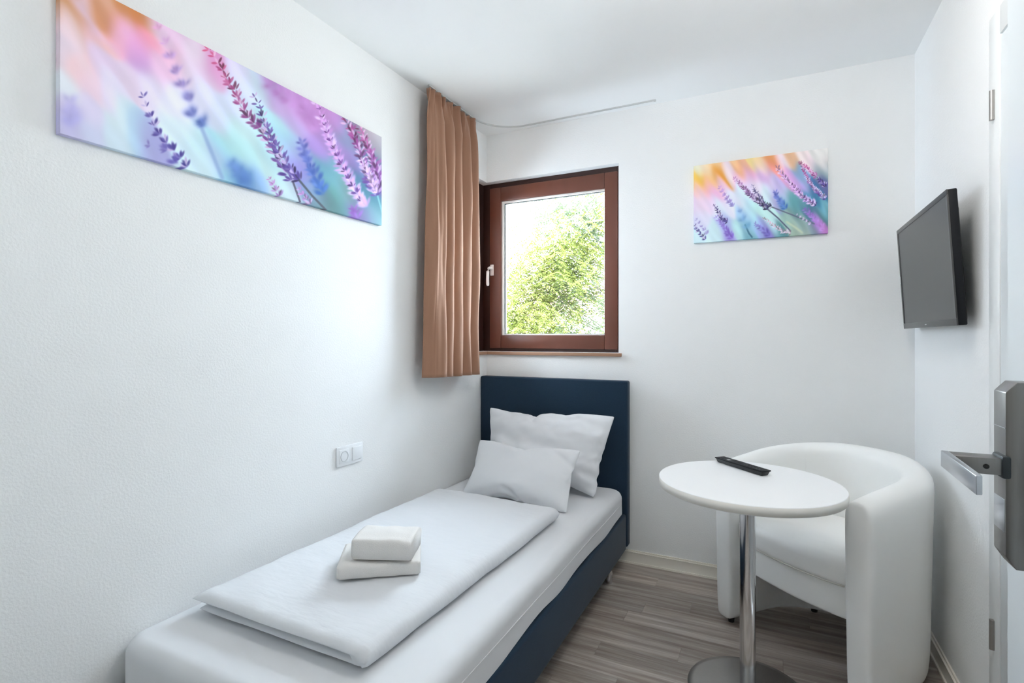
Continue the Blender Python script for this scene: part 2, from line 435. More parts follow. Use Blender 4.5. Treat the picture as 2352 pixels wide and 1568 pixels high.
# lock case with chamfered outer corners, protruding towards the room
Y1p, Y2p, z0p, z1p, xp = .978-.14, .936-.14, .927, 1.180, -.032
poly = [(0, z0p), (xp+.011, z0p), (xp, z0p+.017), (xp, z1p-.014), (xp+.012, z1p), (0, z1p)]
bm = bmesh.new()
vs0 = [bm.verts.new((x, Y2p, z)) for x, z in poly]; vs1 = [bm.verts.new((x, Y1p, z)) for x, z in poly]
bm.faces.new(vs0); bm.faces.new(vs1[::-1])
for i in range(6): bm.faces.new((vs0[i], vs0[(i+1) % 6], vs1[(i+1) % 6], vs1[i]))
bmesh.ops.recalc_face_normals(bm, faces=bm.faces)
bmesh.ops.bevel(bm, geom=[e for e in bm.edges], offset=.0012, segments=2, profile=.5, affect='EDGES')
lc = obj('lock_case', bm, M['brushed'], d1, sharp=.4)
mkbox('pale_line', (xp-.0004, xp+.002, Y2p+.001, Y1p-.001, 1.117, 1.1178), M['steel_light'], lc)  # thin pale steel line across the outer face
mkbox('pale_band', (xp-.0005, xp+.002, Y2p+.002, Y1p-.002, .975, 1.02), M['steel_light'], lc, bev=.0004)  # wider pale steel band lower on the outer face
# lever: collar, square neck, flat blade coming back towards the hinge side
hd = mkbox('lever_handle', (xp-.056, xp-.004, .930-.14, .962-.14, 1.054, 1.0765), M['brushed'], d1, bev=.0015)
mkbox('collar', (xp-.006, xp+.004, .927-.14, .966-.14, 1.050, 1.0805), M['gasket'], hd, bev=.003)
bm = bmesh.new()
bxs = [(xp-.064, .962-.14), (xp-.055, .962-.14), (xp-.060, .807-.14), (xp-.067, .805-.14)]
lo = [bm.verts.new((x, y, 1.0775 if 0 else 1.0535)) for x, y in bxs]; hi = [bm.verts.new((x, y, 1.0768)) for x, y in bxs]
bm.faces.new(lo); bm.faces.new(hi[::-1])
for i in range(4): bm.faces.new((lo[i], lo[(i+1) % 4], hi[(i+1) % 4], hi[i]))
bmesh.ops.recalc_face_normals(bm, faces=bm.faces)
bmesh.ops.bevel(bm, geom=list(bm.edges), offset=.0012, segments=2, profile=.5, affect='EDGES')
obj('blade', bm, M['steel_light'], hd, sharp=.4)
o = lathe('set_screw', [(.0001, 0), (.0032, 0), (.0034, .0006), (.0022, .0006), (.0020, -.0015), (.0001, -.0015)], M['hole'], hd, n=16)
o.location = (xp-.022, .9297-.14, 1.065); o.rotation_euler = (PI/2, 0, 0)

# ------------------------------------------------------------------ unseen lamps, added as fill light for room and corridor
def fill_ceiling_lamp(loc, r, m, label):
    t = empty('fill_ceiling_lamp', loc); tag(t, label, 'lamp', kind=None)
    lathe('rim', [(r+.012, 0), (r+.012, -.03), (r+.004, -.034), (r+.004, 0)], M['chrome'], t)
    lathe('shade', [(.0001, -.075), (r*.5, -.068), (r*.82, -.05), (r, -.028), (r, -.001)], m, t)
pl = empty('fill_pendant_lamp', (0.0, 1.35, ZC)); tag(pl, 'added unseen fill lamp, an opal globe under the ceiling in the middle of the room', 'lamp')
lathe('rose', [(.0001, 0), (.05, 0), (.05, -.018), (.0001, -.022)], M['chrome'], pl, n=32, sharp=.6)
lathe('rod', [(.006, -.02), (.006, -.06)], M['chrome'], pl, n=12)
lathe('shade', [(.0001+.14*math.sin(PI*k/18), -.19+.14*math.cos(PI*k/18)) for k in range(19)], M['lamp'], pl, n=40)
fill_ceiling_lamp((-.3, -.85, ZC), .20, M['corridor_fill'], 'added unseen fill lamp, round and flush on the corridor ceiling')

# ------------------------------------------------------------------ bed
BX0, BX1 = XL+.006, -.70
HBY = D-.022                                # back of headboard
bed = empty('bed', ((BX0+BX1)/2, 1.8, 0)); tag(bed, 'low single box spring bed with dark navy base and headboard and white fitted sheet', 'bed')
ox, oy = (BX0+BX1)/2, 1.8
def B(x0, x1, y0, y1, z0, z1): return (x0-ox, x1-ox, y0-oy, y1-oy, z0, z1)
mkbox('headboard', B(XL+.002, -.690, D-.082, HBY, .11, 1.003), M['navy'], bed, bev=.010, seg=3)
mkbox('box_base', B(BX0, BX1+.006, .80, D-.084, .098, .292), M['navy'], bed, bev=.014, seg=3)
for lx in (BX0+.05, BX1-.035):
    for ly in (.88, 2.60):
        lathe('leg', [(.0001, 0), (.017, 0), (.018, .004), (.018, .097), (.0001, .098)], M['chrome'], bed, n=20, loc=(lx-ox, ly-oy, 0), sharp=.8)
MT = .428
def sheet_fn(v):
    x, y, z = v
    X, Y = x+ox, y+oy
    side = min(1, max(0, (.40-z)/.09))
    if z < .33:
        k = (.33-z)/.04
        z += k*(.012*nz(X*3, Y*4.2, 1.3)+.008*math.sin(Y*11+X*5))
    edge = min(abs(X-BX1), 9)
    x += side*.004*nz(Y*3, z*30, 2)*(1 if X > ox else 0)
    if z > MT-.01: z += .0022*nz(X*5, Y*4, .3)
    return (x, y, z)
mkbox('mattress', B(BX0+.01, BX1-.012, .82, D-.10, .29, .41), M['sheet'], bed, bev=.02)
pad('fitted_sheet', rrect(BX0-ox, BX1-.004-ox, .800-oy, D-.086-oy, .07), .296, MT, .004, .040, M['sheet'], bed, crown=.002, fn=sheet_fn, seg=6, inner=22)
# welt seam of the topper along the visible side and foot
pts = [(BX1-.0035-ox, y-oy, .362+.0025*nz(y*3, 1, 1)) for y in np.linspace(.90, D-.16, 50)]
tube('topper_seam', pts, .0016, M['sheet'], bed, n=6)

# ---------------- duvet folded in half lengthwise
def duvet():
    x0, x1, y0, y1, zb = -1.515, -.862, .965, 2.165, MT+.007
    T1, T2 = .032, .024                     # upper / lower layer thickness
    prof = []                               # (x, z, midz) closed C-shaped section, fold on the right
    nx = 34
    ztop = zb+T2+T1+.003
    mU, mL = zb+T2+.003+T1/2, zb+T2/2
    def puff(u): return min(1, (u/.06))**.5 if u < .06 else 1
    for i in range(nx+1):                   # outer top, left to right
        u = i/nx; x = x0+(x1-.03-x0)*u
        prof.append((x, mU+T1/2*puff(u+.003), mU))
    rc = (ztop-zb)/2; zc = (ztop+zb)/2
    for i in range(1, 10):                  # outer fold
        a = PI/2-PI*i/10; prof.append((x1-.03+.030*math.cos(a), zc+rc*math.sin(a), zc))
    for i in range(nx+1):                   # underside, right to left
        u = i/nx; x = x1-.03+(x0+.018-x1+.03)*u
        prof.append((x, mL-T2/2*puff(1-u+.003), mL))
    for i in range(nx+1):                   # gap, left to right, on the lower layer
        u = i/nx; x = x0+.018+(x1-.045-x0-.018)*u
        prof.append((x, mL+T2/2*puff(u+.003), mL))
    for i in range(nx+1):                   # gap, right to left, on the upper layer
        u = i/nx; x = x1-.045+(x0-x1+.045)*u
        prof.append((x, mU-T1/2*puff(1-u+.003), mU))
    n = len(prof); ny = 90; V = []
    for j in range(ny+1):
        t = j/ny; yy = y0+(y1-y0)*t
        e = min(t, 1-t)*(y1-y0)/.035
        k = math.sqrt(max(0., 1-(1-min(1, e))**2))
        k = max(k, .06)
        for i, (x, z, mz) in enumerate(prof):
            zz = mz+(z-mz)*k
            s = t-.5; lat = (x-x0)/(x1-x0)
            top = 1. if i <= nx else 0.
            # gentle unevenness of the filling and outline
            w = .0055*nz(x*4.5, yy*3.3, .4)+.0035*nz(x*11, yy*9, 3.1)
            crease = .0020*nz(x*34, yy*60, 5)*top + .0016*nz(x*10+yy*26, yy*6, 8)*top
            zf = zz+((w+crease)*top*k if True else 0)
            if mz > zb+T2 and not top: zf += w*.4*k
            zf -= .012*max(0, t-.80)/.20*(1 if mz > zb+T2+.004 else .4)*lat*0
            dx = (.010*nz(yy*2.2, 3, z*6)+.004*nz(yy*9, 1, z*30))*(1 if lat > .9 or lat < .1 else 0)
            dy = .010*nz(x*3, 7, mz*40+t*9) if (t < .03 or t > .97) else 0
            # skew: foot edge and head edge as photographed
            X = x+dx+.035*(t-.1)*(1 if t > .1 else 0)*lat+.02*t*(1-lat)
            Yv = yy+dy+(-.0)*(1-t)+(1-lat)*(.03*t)
            if not top and mz < zb+T2 and t < .05: Yv += .012
            V.append((X, Yv, max(zf, zb-.0005)))
    F = grid_faces(ny+1, n, True)
    # caps: each layer closed by strips between matching outer and gap vertices
    m1 = nx+1; m2 = m1+9; m3 = m2+nx+1; m4 = m3+nx+1
    for base in (0, ny*n):
        for i in range(nx):
            F.append((base+i, base+i+1, base+m4+nx-i-1, base+m4+nx-i))
            F.append((base+m2+i, base+m2+i+1, base+m3+nx-i-1, base+m3+nx-i))
        ring = [base+nx]+[base+m1+q for q in range(9)]+[base+m2, base+m3+nx, base+m4]
        F.append(tuple(ring))
    o = frompy('duvet', V, F, M['duvet'], subsurf=0)
    tag(o, 'white duvet folded into a long flat rectangle on the bed', 'duvet')
duvet()

# ---------------- pillows: cloth sacks inflated by a short cloth simulation
def inflate(w, h, nx, ny, pressure, frames=26, seed=0, shrink=-.03, gap=.004, bend=14.):
    me = bpy.data.meshes.new('sack')
    V = []; F = []
    idx = {}
    def vid(i, j, s):
        edge = i in (0, nx) or j in (0, ny)
        key = (i, j, 0 if edge else s)
        if key not in idx:
            x = (i/nx-.5)*w; y = (j/ny-.5)*h
            z = 0 if edge else s*gap+.0015*nz(x*22+seed, y*22, s*3+seed)
            idx[key] = len(V); V.append((x, y, z))
        return idx[key]
    for s in (1, -1):
        for i in range(nx):
            for j in range(ny):
                q = (vid(i, j, s), vid(i+1, j, s), vid(i+1, j+1, s), vid(i, j+1, s))
                F.append(q if s > 0 else q[::-1])
    me.from_pydata(V, [], F)
    o = bpy.data.objects.new('sack', me); C.objects.link(o)
    md = o.modifiers.new('cloth', 'CLOTH'); s = md.settings
    s.quality = 5; s.mass = .15; s.use_pressure = True; s.uniform_pressure_force = pressure
    s.tension_stiffness = 25; s.compression_stiffness = 20; s.shear_stiffness = 8; s.bending_stiffness = bend*.05
    s.tension_damping = 12; s.air_damping = 6; s.shrink_min = shrink
    s.effector_weights.gravity = 0
    md.collision_settings.use_collision = False; md.collision_settings.use_self_collision = False
    md.point_cache.frame_start = 1; md.point_cache.frame_end = frames
    for f in range(1, frames+1):
        SC.frame_set(f)
        if f == frames:
            ev = o.evaluated_get(bpy.context.evaluated_depsgraph_get())
            co = np.empty(len(ev.data.vertices)*3); ev.data.vertices.foreach_get('co', co)
    bpy.data.objects.remove(o); SC.frame_set(1)
    return co.reshape(-1, 3), F

def place_pillow(name, co, F, origin, tilt, rz, post=None, size=None):
    co = co.copy(); co[:, :2] -= (co[:, :2].max(0)+co[:, :2].min(0))/2
    if size is not None:
        ext = np.ptp(co, axis=0); co[:, 0] *= size[0]/ext[0]; co[:, 1] *= size[1]/ext[1]; co[:, 2] *= size[2]/ext[2]
    co[:, 1] -= co[:, 1].min()
    if post is not None: co = post(co)
    # local x = width, y = up along the pillow, z = outwards (towards the foot of the bed)
    c, s = math.cos(tilt), math.sin(tilt)
    P = np.c_[co[:, 0], -co[:, 2]*c+co[:, 1]*s, co[:, 1]*c+co[:, 2]*s]
    zmin = P[:, 2].min()
    P[:, 2] -= zmin
    o = frompy(name, P, F, M['cotton'], subsurf=1)
    o.location = origin; o.rotation_euler = (0, 0, rz)
    return o

def big_post(co):
    # doubled-over lower end: the filling has slumped so the foot bulges with folds at the side
    y = co[:, 1]; hgt = y.max(); t = np.clip(y/hgt, 0, 1)
    k = 1+.55*np.exp(-((t-.14)/.2)**2)-.42*np.clip((t-.62)/.38, 0, 1)
    co[:, 2] *= k
    side = np.clip((np.abs(co[:, 0])/(.5*np.ptp(co[:, 0]))-.72)/.28, 0, 1)
    co[:, 0] *= 1-.13*np.clip(1-t, 0, 1)**1.3
    co[:, 0] += -side*np.sign(co[:, 0])*.012*np.maximum(0, np.sin(t*32+co[:, 0]*3))*(t < .55)
    co[:, 2] += side*.010*np.sin(t*46)*(t < .6)*np.sign(co[:, 2])
    # horizontal slump folds across the front
    front = co[:, 2] > 0
    co[:, 2] += front*(.010*np.sin((t+.05*np.sin(co[:, 0]*5))*19)*np.exp(-((t-.55)/.3)**2))
    xm = np.abs(co[:, 0]).max(); q = np.clip(np.abs(co[:, 0])/xm, 0, 1)
    co[:, 1] += .050*(1-q**1.6)*np.clip((t-.55)/.4, 0, 1)
    co[:, 1] += -.018*np.exp(-((co[:, 0]/xm+.62)/.22)**2)*np.clip((t-.6)/.4, 0, 1)
    wr = np.array([abs(nz(x*5.0-yy*3, yy*13+x*2, 3))*1.0+.5*abs(nz(x*14, yy*24, 6)) for x, yy in co[:, :2]])
    co[:, 2] += front*(.030*wr-.006)*np.clip(1.15-q, 0, 1)**.5+front*.006*np.sin((q*1.2+t)*16)*np.clip((q-.6)/.4, 0, 1)*np.clip((t-.4)*2, 0, 1)
    return co
def small_post(co):
    y = co[:, 1]; t = y/y.max()
    co[:, 2] *= 1+.15*np.exp(-((t-.25)/.3)**2)
    xm = np.abs(co[:, 0]).max(); q = np.clip(np.abs(co[:, 0])/xm, 0, 1)
    co[:, 1] += .030*(1-q**2)*np.clip((t-.6)/.4, 0, 1)-.022*(1-q**2)*np.clip((.35-t)/.35, 0, 1)
    wr = np.array([abs(nz(x*6, yy*9, 13)) for x, yy in co[:, :2]])
    co[:, 2] += (co[:, 2] > 0)*.006*wr
    co[:, 2] -= (co[:, 2] > 0)*.012*np.exp(-(((co[:, 0]-.2)*.6+(co[:, 1]-.26))/.018)**2)*np.clip((co[:, 0]-.08)/.1, 0, 1)
    return co
pc, pf = inflate(.80, .50, 48, 30, 3.2, seed=2)
p1 = place_pillow('pillow', pc, pf, (-1.105, 2.555, MT+.003), math.radians(20), math.radians(-1.5), big_post, (.755, .425, .15))
tag(p1, 'large white pillow leaning against the navy headboard', 'pillow', 'pillows on the bed')
pc2, pf2 = inflate(.60, .40, 42, 28, 3.0, seed=5)
p2 = place_pillow('pillow', pc2, pf2, (-1.130, 2.285, MT+.003), math.radians(36), math.radians(-2.0), small_post, (.585, .315, .125))
tag(p2, 'small white pillow leaning on the front of the larger pillow', 'pillow', 'pillows on the bed')

# ---------------- towels
TZ = MT+.0745
def folded(name, w, d, h, layers, loc, rz, label, squeeze=.0, skew=0.):
    """folded towel: stacked lobes, closed fold facing the camera (-y), edges open at the back"""
    V = []; prof = []
    n = 12; hh = h/layers
    # outline in y-z: front rounded folds, a shallow groove between each pair of lobes
    for k in range(layers):
        for i in range(n+1):
            a = -PI/2+PI*i/n
            prof.append((-d/2+hh*.42*(1-abs(math.cos(a))**.5), k*hh+hh/2+hh/2*math.copysign(abs(math.sin(a))**.6, a)))
    for i in range(1, 8): prof.append((-d/2+hh*.45+(d-hh*.9)*i/8, h+.003*math.sin(PI*i/8)))
    for k in reversed(range(layers)):
        for i in range(n+1):
            a = PI/2-PI*i/n
            prof.append((d/2-hh*.5*(1-math.cos(a))*.7-.006*k, k*hh+hh/2+hh/2*math.sin(a)))
    for i in range(1, 8): prof.append((d/2-hh*.45-(d-hh*.9)*i/8, 0))
    m = len(prof); nx = 26
    cy = 0; cz = h/2
    for j in range(nx+1):
        t = j/nx; x = (t-.5)*w
        e = min(t, 1-t)*w/.009; k = math.sqrt(max(.02, 1-(1-min(1, e))**2))
        for (y, z) in prof:
            zz = cz+(z-cz)*(.86+.14*k); yy = y*(.965+.035*k)
            q = .0035*nz(x*22, yy*22, zz*30+layers)
            V.append((x+skew*zz+q*.6, yy+q, max(0, zz*(1+squeeze*x/w)+q*.7*(zz > .006))))
    F = grid_faces(nx+1, m, True); F.append(tuple(range(m))); F.append(tuple(range(nx*m, (nx+1)*m)))
    o = frompy(name, V, F, M['towel'], sharp=None)
    o.location = loc; o.rotation_euler = (0, 0, rz)
    tag(o, label, 'towel', 'folded towels on the duvet'); return o
folded('towel', .250, .200, .042, 1, (-1.135, 1.345, TZ), .62, 'flat folded white bath towel under the smaller towel on the duvet')
folded('towel', .188, .150, .064, 1, (-1.105, 1.338, TZ+.048), .40, 'small thick folded white towel on top of the other towel')

# ------------------------------------------------------------------ curtain and rail
RZ = ZC-.004
def curtain():
    t_ = empty('curtain', (-1.53, 2.36, 1.03)); tag(t_, 'brown full-height curtain gathered beside the window in the left corner', 'curtain')
    ns, nt_ = 300, 70; V = []
    z0, z1 = 1.036, 2.482
    # cumulative phase: wide flat first panel, tighter folds after it
    def phase(s): return 2*PI*(.9*s+4.6*max(0, s-.18)**.95)
    for j in range(nt_+1):
        v = j/nt_; z = z0+(z1-z0)*v
        for i in range(ns+1):
            s = i/ns
            y = 2.120+.458*s
            y_top = 2.158+.462*s
            yy = y*(1-v)+y_top*v
            ph = phase(s)
            amp = (.062*(1-.42*v))*(min(1, s/.10)*.9+.1)*(1+.35*nz(s*5.5, v*.8, 11))
            drift = .8*math.sin(1.7*v+s*5)*(1-v*.3)+.8*nz(s*4, v*1.3, 21)
            x = -1.528+amp*math.sin(ph+drift+.45*nz(s*7, v*2.2, 0))+.010*nz(s*9, v*3, 4)+.006*nz(s*26, v*5, 14)
            yy += (-.030+.012*v)*math.cos(ph+drift+.3)*(.5+.5*min(1, s/.2))
            # pinched heading
            g = max(0, (v-.90)/.10)
            x = x*(1-.5*g)+(-1.53)*.5*g+g*.013*math.sin(s*2*PI*13+1+3*nz(s*12, 0, 3))+.016*g*nz(s*42, v*14, 1)
            y_g = g*.005*math.sin(s*2*PI*15)
            # swept fold towards the window end at mid height
            x += .018*math.exp(-((v-.40)/.16)**2)*max(0, s-.7)/.3
            x -= .016*max(0, (s-.88)/.12)
            x = max(x, -1.588+.004*math.sin(s*40))
            zz = z-g*.007*(1-abs(math.sin(PI*s*11.5)))**1.5+g*.002*nz(s*40, 2, 2)
            zz += .012*(1-v)*(s-.5)*-1
            V.append((x+1.53, yy+y_g-2.36, zz-1.03))
    o = frompy('cloth', V, grid_faces(nt_+1, ns+1), M['curtain'], t_, fix=False)
    md = o.modifiers.new('thickness', 'SOLIDIFY'); md.thickness = .0014; md.offset = 0
    for k in range(12):
        s = (k+.3)/12; y = 2.165+.455*s-2.36
        tube('hook', [(-.003, y, 1.436), (-.003, y, 1.446), (.002, y, 1.453), (.0015, y, 1.4595)], .0022, M['cream'], t_, n=6)
curtain()
def rail():
    t_ = empty('curtain_rail', (-1.53, 2.14, ZC)); tag(t_, 'thin pale curtain rail on the ceiling curving round the window corner', 'curtain rail')
    pts = []
    for y in np.linspace(2.165, 2.60, 6): pts.append((-1.530, y))
    R = .23; cx, cy = -1.530+R, 2.832-R
    for a in np.linspace(PI, PI/2, 16): pts.append((cx+R*math.cos(a), cy+R*math.sin(a)))
    for x in np.linspace(-1.25, -.556, 8): pts.append((x, 2.832))
    V = []
    for i, p in enumerate(pts):
        a = Vector(pts[max(i-1, 0)]); b = Vector(pts[min(i+1, len(pts)-1)]); d = (b-a).normalized(); nrm = Vector((-d.y, d.x))
        for s, z in ((-.005, 0), (-.005, -.006), (-.002, -.007), (-.002, -.004), (.002, -.004), (.002, -.007), (.005, -.006), (.005, 0)):
            V.append((p[0]+nrm.x*s+1.53, p[1]+nrm.y*s-2.14, z))
    F = grid_faces(len(pts), 8, True)+[tuple(range(8)), tuple(range((len(pts)-1)*8, len(pts)*8))]
    frompy('track', V, F, M['rail'], t_, smooth=False)
    o = mkbox('end_cap', (-.556+1.53-.002, -.556+1.53+.010, 2.832-2.14-.006, 2.832-2.14+.006, -.010, -.0005), M['rail'], t_, bev=.002)
    # strip that hides the gliders above the curtain
    V = [(-.010, .0, -.001), (-.010, .0, -.014), (-.010, .47, -.014), (-.010, .47, -.001), (.008, 0, -.001), (.008, 0, -.014), (.008, .47, -.014), (.008, .47, -.001)]
rail()

# ------------------------------------------------------------------ wall socket and switch
sk = empty('wall_socket', (XL, 1.6885, .746)); tag(sk, 'white double frame with power socket and rocker switch on the left wall', 'socket')
mkbox('cover_frame', (0, .009, -.0765, .0765, -.041, .041), M['socket'], sk, bev=.003)
si = mkbox('socket_insert', (.007, .0115, -.066, -.010, -.028, .028), M['socket'], sk, bev=.002)
o = lathe('socket_well', [(.0001, -.002), (.0195, -.002), (.0195, .0016), (.0215, .002), (.0215, 0)], M['socket_in'], si, n=40)
o.location = (.0116, -.038, 0); o.rotation_euler = (0, PI/2, 0)
for dy in (-.0095, .0095):
    o = lathe('pin_hole', [(.0001, .0004), (.0030, .0004), (.0031, -.001)], M['hole'], si, n=16)
    o.location = (.0102, -.038+dy, 0); o.rotation_euler = (0, PI/2, 0)
mkbox('rocker', (.007, .0135, .010, .066, -.028, .028), M['socket'], sk, bev=.0025)

# ------------------------------------------------------------------ wall TV
tv = empty('television', (.548, 2.43, 1.49)); tag(tv, 'flat black television tilted forward on the right wall', 'television')
tilt = math.radians(3.5)
def TV(name, b, m, parent=tv, bev=0., seg=2):
    bm = bmesh.new(); box(bm, *b, bev=bev, seg=seg)
    bmesh.ops.rotate(bm, verts=bm.verts, cent=(0, 0, 0), matrix=Matrix.Rotation(-tilt, 3, 'Y'))
    bmesh.ops.translate(bm, verts=bm.verts, vec=(-.0385, 0, 0))
    return obj(name, bm, m, parent, sharp=.6 if bev else None)
# local x: -.0 front .. + back; front face at x=-.0045
hs = TV('housing', (-.003, .022, -.361, .361, -.213, .213), M['blackgloss'], bev=.004)
TV('back_cover', (.020, .040, -.30, .30, -.200, .17), M['blackplastic'], bev=.008)
bm = bmesh.new()
box(bm, -.0055, -.001, -.361, .361, -.213, -.191, bev=.0012); box(bm, -.0055, -.001, -.361, .361, .196, .213, bev=.0012)
box(bm, -.0055, -.001, -.361, -.350, -.191, .196, bev=.0012); box(bm, -.0055, -.001, .345, .361, -.191, .196, bev=.0012)
bmesh.ops.rotate(bm, verts=bm.verts, cent=(0, 0, 0), matrix=Matrix.Rotation(-tilt, 3, 'Y')); bmesh.ops.translate(bm, verts=bm.verts, vec=(-.0385, 0, 0))
bz = obj('bezel', bm, M['bezel'], tv, sharp=.6)
TV('inner_edge', (-.0042, -.001, .339, .345, -.191, .196), M['blackgloss'])
TV('screen', (-.0036, -.001, -.350, .339, -.191, .196), M['screen'])
TV('badge', (-.0060, -.0050, -.012, .010, -.204, -.201), M['badge'], bz)
TV('badge', (-.0060, -.0050, .350, .356, -.02, .012), M['badge'], bz)
mkbox('wall_bracket', (-.012, .0265, -.12, .12, -.15, .06), M['blackplastic'], tv, bev=.003)

# ------------------------------------------------------------------ bistro table
TX, TY, TH, TR = -.072, 2.012, .74, .298
tb = empty('bistro_table', (TX, TY, 0)); tag(tb, 'small round white bistro table on a chrome column', 'table')
lathe('table_top', [(.0001, TH-.030), (TR-.0015, TH-.030), (TR, TH-.0285), (TR, TH-.0015), (TR-.0015, TH), (.0001, TH)], M['laminate'], tb, n=128, sharp=.5)
lathe('edge_band', [(TR-.001, TH-.0285), (TR+.0006, TH-.028), (TR+.0006, TH-.002), (TR-.001, TH-.0015)], M['edge'], tb, n=128)
lathe('column', [(.0260, .012), (.0260, TH-.036), (.0001, TH-.036)], M['chrome'], tb, n=48, sharp=.6)
lathe('mounting_plate', [(.0001, TH-.037), (.07, TH-.037), (.072, TH-.031), (.0001, TH-.0302)], M['base_metal'], tb, n=40, sharp=.6)
lathe('base_plate', [(.0001, 0), (.198, 0), (.2, .002), (.199, .006), (.18, .009), (.05, .013), (.030, .015), (.0001, .015)], M['base_metal'], tb, n=96)

# ---------------- remote control
rc = empty('remote_control', (-.100, 2.185, TH+.0005), math.atan2(-.185, .190)); tag(rc, 'long black remote control on the white table', 'remote control')
bm = bmesh.new()
def trap(bm, L, wb, wt, z0, z1):
    a = [bm.verts.new(p) for p in ((-L/2+.006, -wb/2, z0), (L/2-.006, -wb/2, z0), (L/2-.006, wb/2, z0), (-L/2+.006, wb/2, z0))]
    b = [bm.verts.new(p) for p in ((-L/2, -wt/2, z1), (L/2, -wt/2, z1), (L/2, wt/2, z1), (-L/2, wt/2, z1))]
    bm.faces.new(a[::-1]); bm.faces.new(b)
    for i in range(4): bm.faces.new((a[i], a[(i+1) % 4], b[(i+1) % 4], b[i]))
trap(bm, .236, .030, .040, .0, .015)
bmesh.ops.bevel(bm, geom=list(bm.edges), offset=.002, segments=2, profile=.5, affect='EDGES')
obj('body', bm, M['blackplastic'], rc, sharp=.6)
mkbox('face_plate', (-.120, .120, -.0225, .0225, .0145, .0195), M['blackgloss'], rc, bev=.0015)
bm = bmesh.new()
for i in range(15):
    for j in range(3):
        if i in (3, 8): continue
        x = -.103+i*.0146; y = -.013+j*.013
        box(bm, x-.0045, x+.0045, y-.0036, y+.0036, .019, .0212, bev=.0008, seg=1)
tag(obj('buttons', bm, M['button'], rc), kind='stuff')
mkbox('light_key', (-.065, -.054, -.013, -.002, .019, .0215), M['badge'], rc, bev=.0008)

# ------------------------------------------------------------------ tub chair
CXc, CYc = .188, 2.435
ang = math.atan2(-.66, .75)                  # local +x = lateral towards the near right arm, local -y = front
ch = empty('tub_chair', (CXc, CYc, 0), ang); tag(ch, 'white leatherette tub armchair in the corner behind the round table', 'chair')
def shell(name, m, parent):
    R = .285; front = .215; path = []
    for y in np.linspace(-front, 0, 9)[:-1]: path.append((-R, y, (-1, 0)))
    for a in np.linspace(PI, 0, 33): path.append((R*math.cos(a), R*math.sin(a), (math.cos(a), math.sin(a))))
    for y in np.linspace(0, -front, 9)[1:]: path.append((R, y, (1, 0)))
    L = [0]
    for a, b in zip(path[:-1], path[1:]): L.append(L[-1]+math.dist(a[:2], b[:2]))
    tot = L[-1]; V = []
    # section: o (outwards +), z ; closed loop
    def section(zt, endk):
        sec = []; zb = .024
        ti, to = -.030, .050
        sec.append((ti+.012, zb)); sec.append((0, zb)); sec.append((to-.012, zb))
        sec.append((to-.004, zb+.012))
        for f in (.12, .3, .5, .7, .86): sec.append((to+.012*f, zb+.012+(zt-.06-zb-.012)*f))
        zr = zt-.058
        for i in range(0, 9):
            a = i/8*PI; sec.append(((to+.014+ti-.010)/2+.052*math.cos(a)*1.0, zr+.058*math.sin(a)**.8))
        for f in (.86, .7, .5, .3, .12): sec.append((ti-.010*f, zb+.012+(zt-.06-zb-.012)*f))
        sec.append((ti+.003, zb+.012))
        return sec
    rings = []
    ns_ = len(path)
    ext = [(-.020, .62), (-.017, .82), (-.010, .94), (0., 1.0)]
    def add(p, nrm, zt, shift, k):
        sec = section(zt, 1); oc = .007; zc = (zt+.024)/2
        fr = (0, -1)
        rings.append([(p[0]+nrm[0]*(oc+(o-oc)*k), p[1]+nrm[1]*(oc+(o-oc)*k)+shift, zc+(z-zc)*(1-(1-k)*.10)) for o, z in sec])
    def ztop(s):
        u = abs(s/tot-.5)*2
        return .775-.075*(max(0, u-.18)/.82)**1.25
    for sh, k in ext[:-1]: add(path[0], path[0][2], ztop(0), sh, k)
    for i, p in enumerate(path): add(p, p[2], ztop(L[i]), 0, 1)
    for sh, k in reversed(ext[:-1]): add(path[-1], path[-1][2], ztop(tot), sh, k)
    n = len(rings[0]); V = [v for r in rings for v in r]
    F = grid_faces(len(rings), n, True)+[tuple(range(n)), tuple(range((len(rings)-1)*n, len(rings)*n))]
    # cap as fan via inset centre for smooth shading
    return frompy(name, V, F, m, parent, subsurf=1, sharp=1.2)
shell('shell', M['leather'], ch)
# seat cushion and apron
def seat_outline(r, yf, bulge, n=26):
    pts = []
    for a in np.linspace(0, PI, n): pts.append((r*math.cos(a), .0+r*math.sin(a)*.98))
    for i in range(1, 6): pts.append((-r, (yf)*i/6))
    for i in range(0, 17):
        x = -r+.02+(2*r-.04)*i/16; pts.append((x, yf-bulge*math.sin(PI*i/16)**.7))
    for i in range(5, 0, -1): pts.append((r, (yf)*i/6))
    return pts
def cush(v):
    x, y, z = v
    return (x, y, z+(.004*nz(x*9, y*9, 1) if z > .4 else 0))
pad('seat_cushion', seat_outline(.252, -.205, .034), .378, .474, .020, .034, M['leather2'], ch, crown=.012, fn=cush, seg=5, inner=10)
pad('seat_apron', seat_outline(.252, -.190, .030), .262, .384, .012, .014, M['leather'], ch, seg=4, inner=3)
pad('underside', seat_outline(.245, -.12, .0), .235, .262, .004, .004, M['brownboard'], ch, seg=2, inner=2)
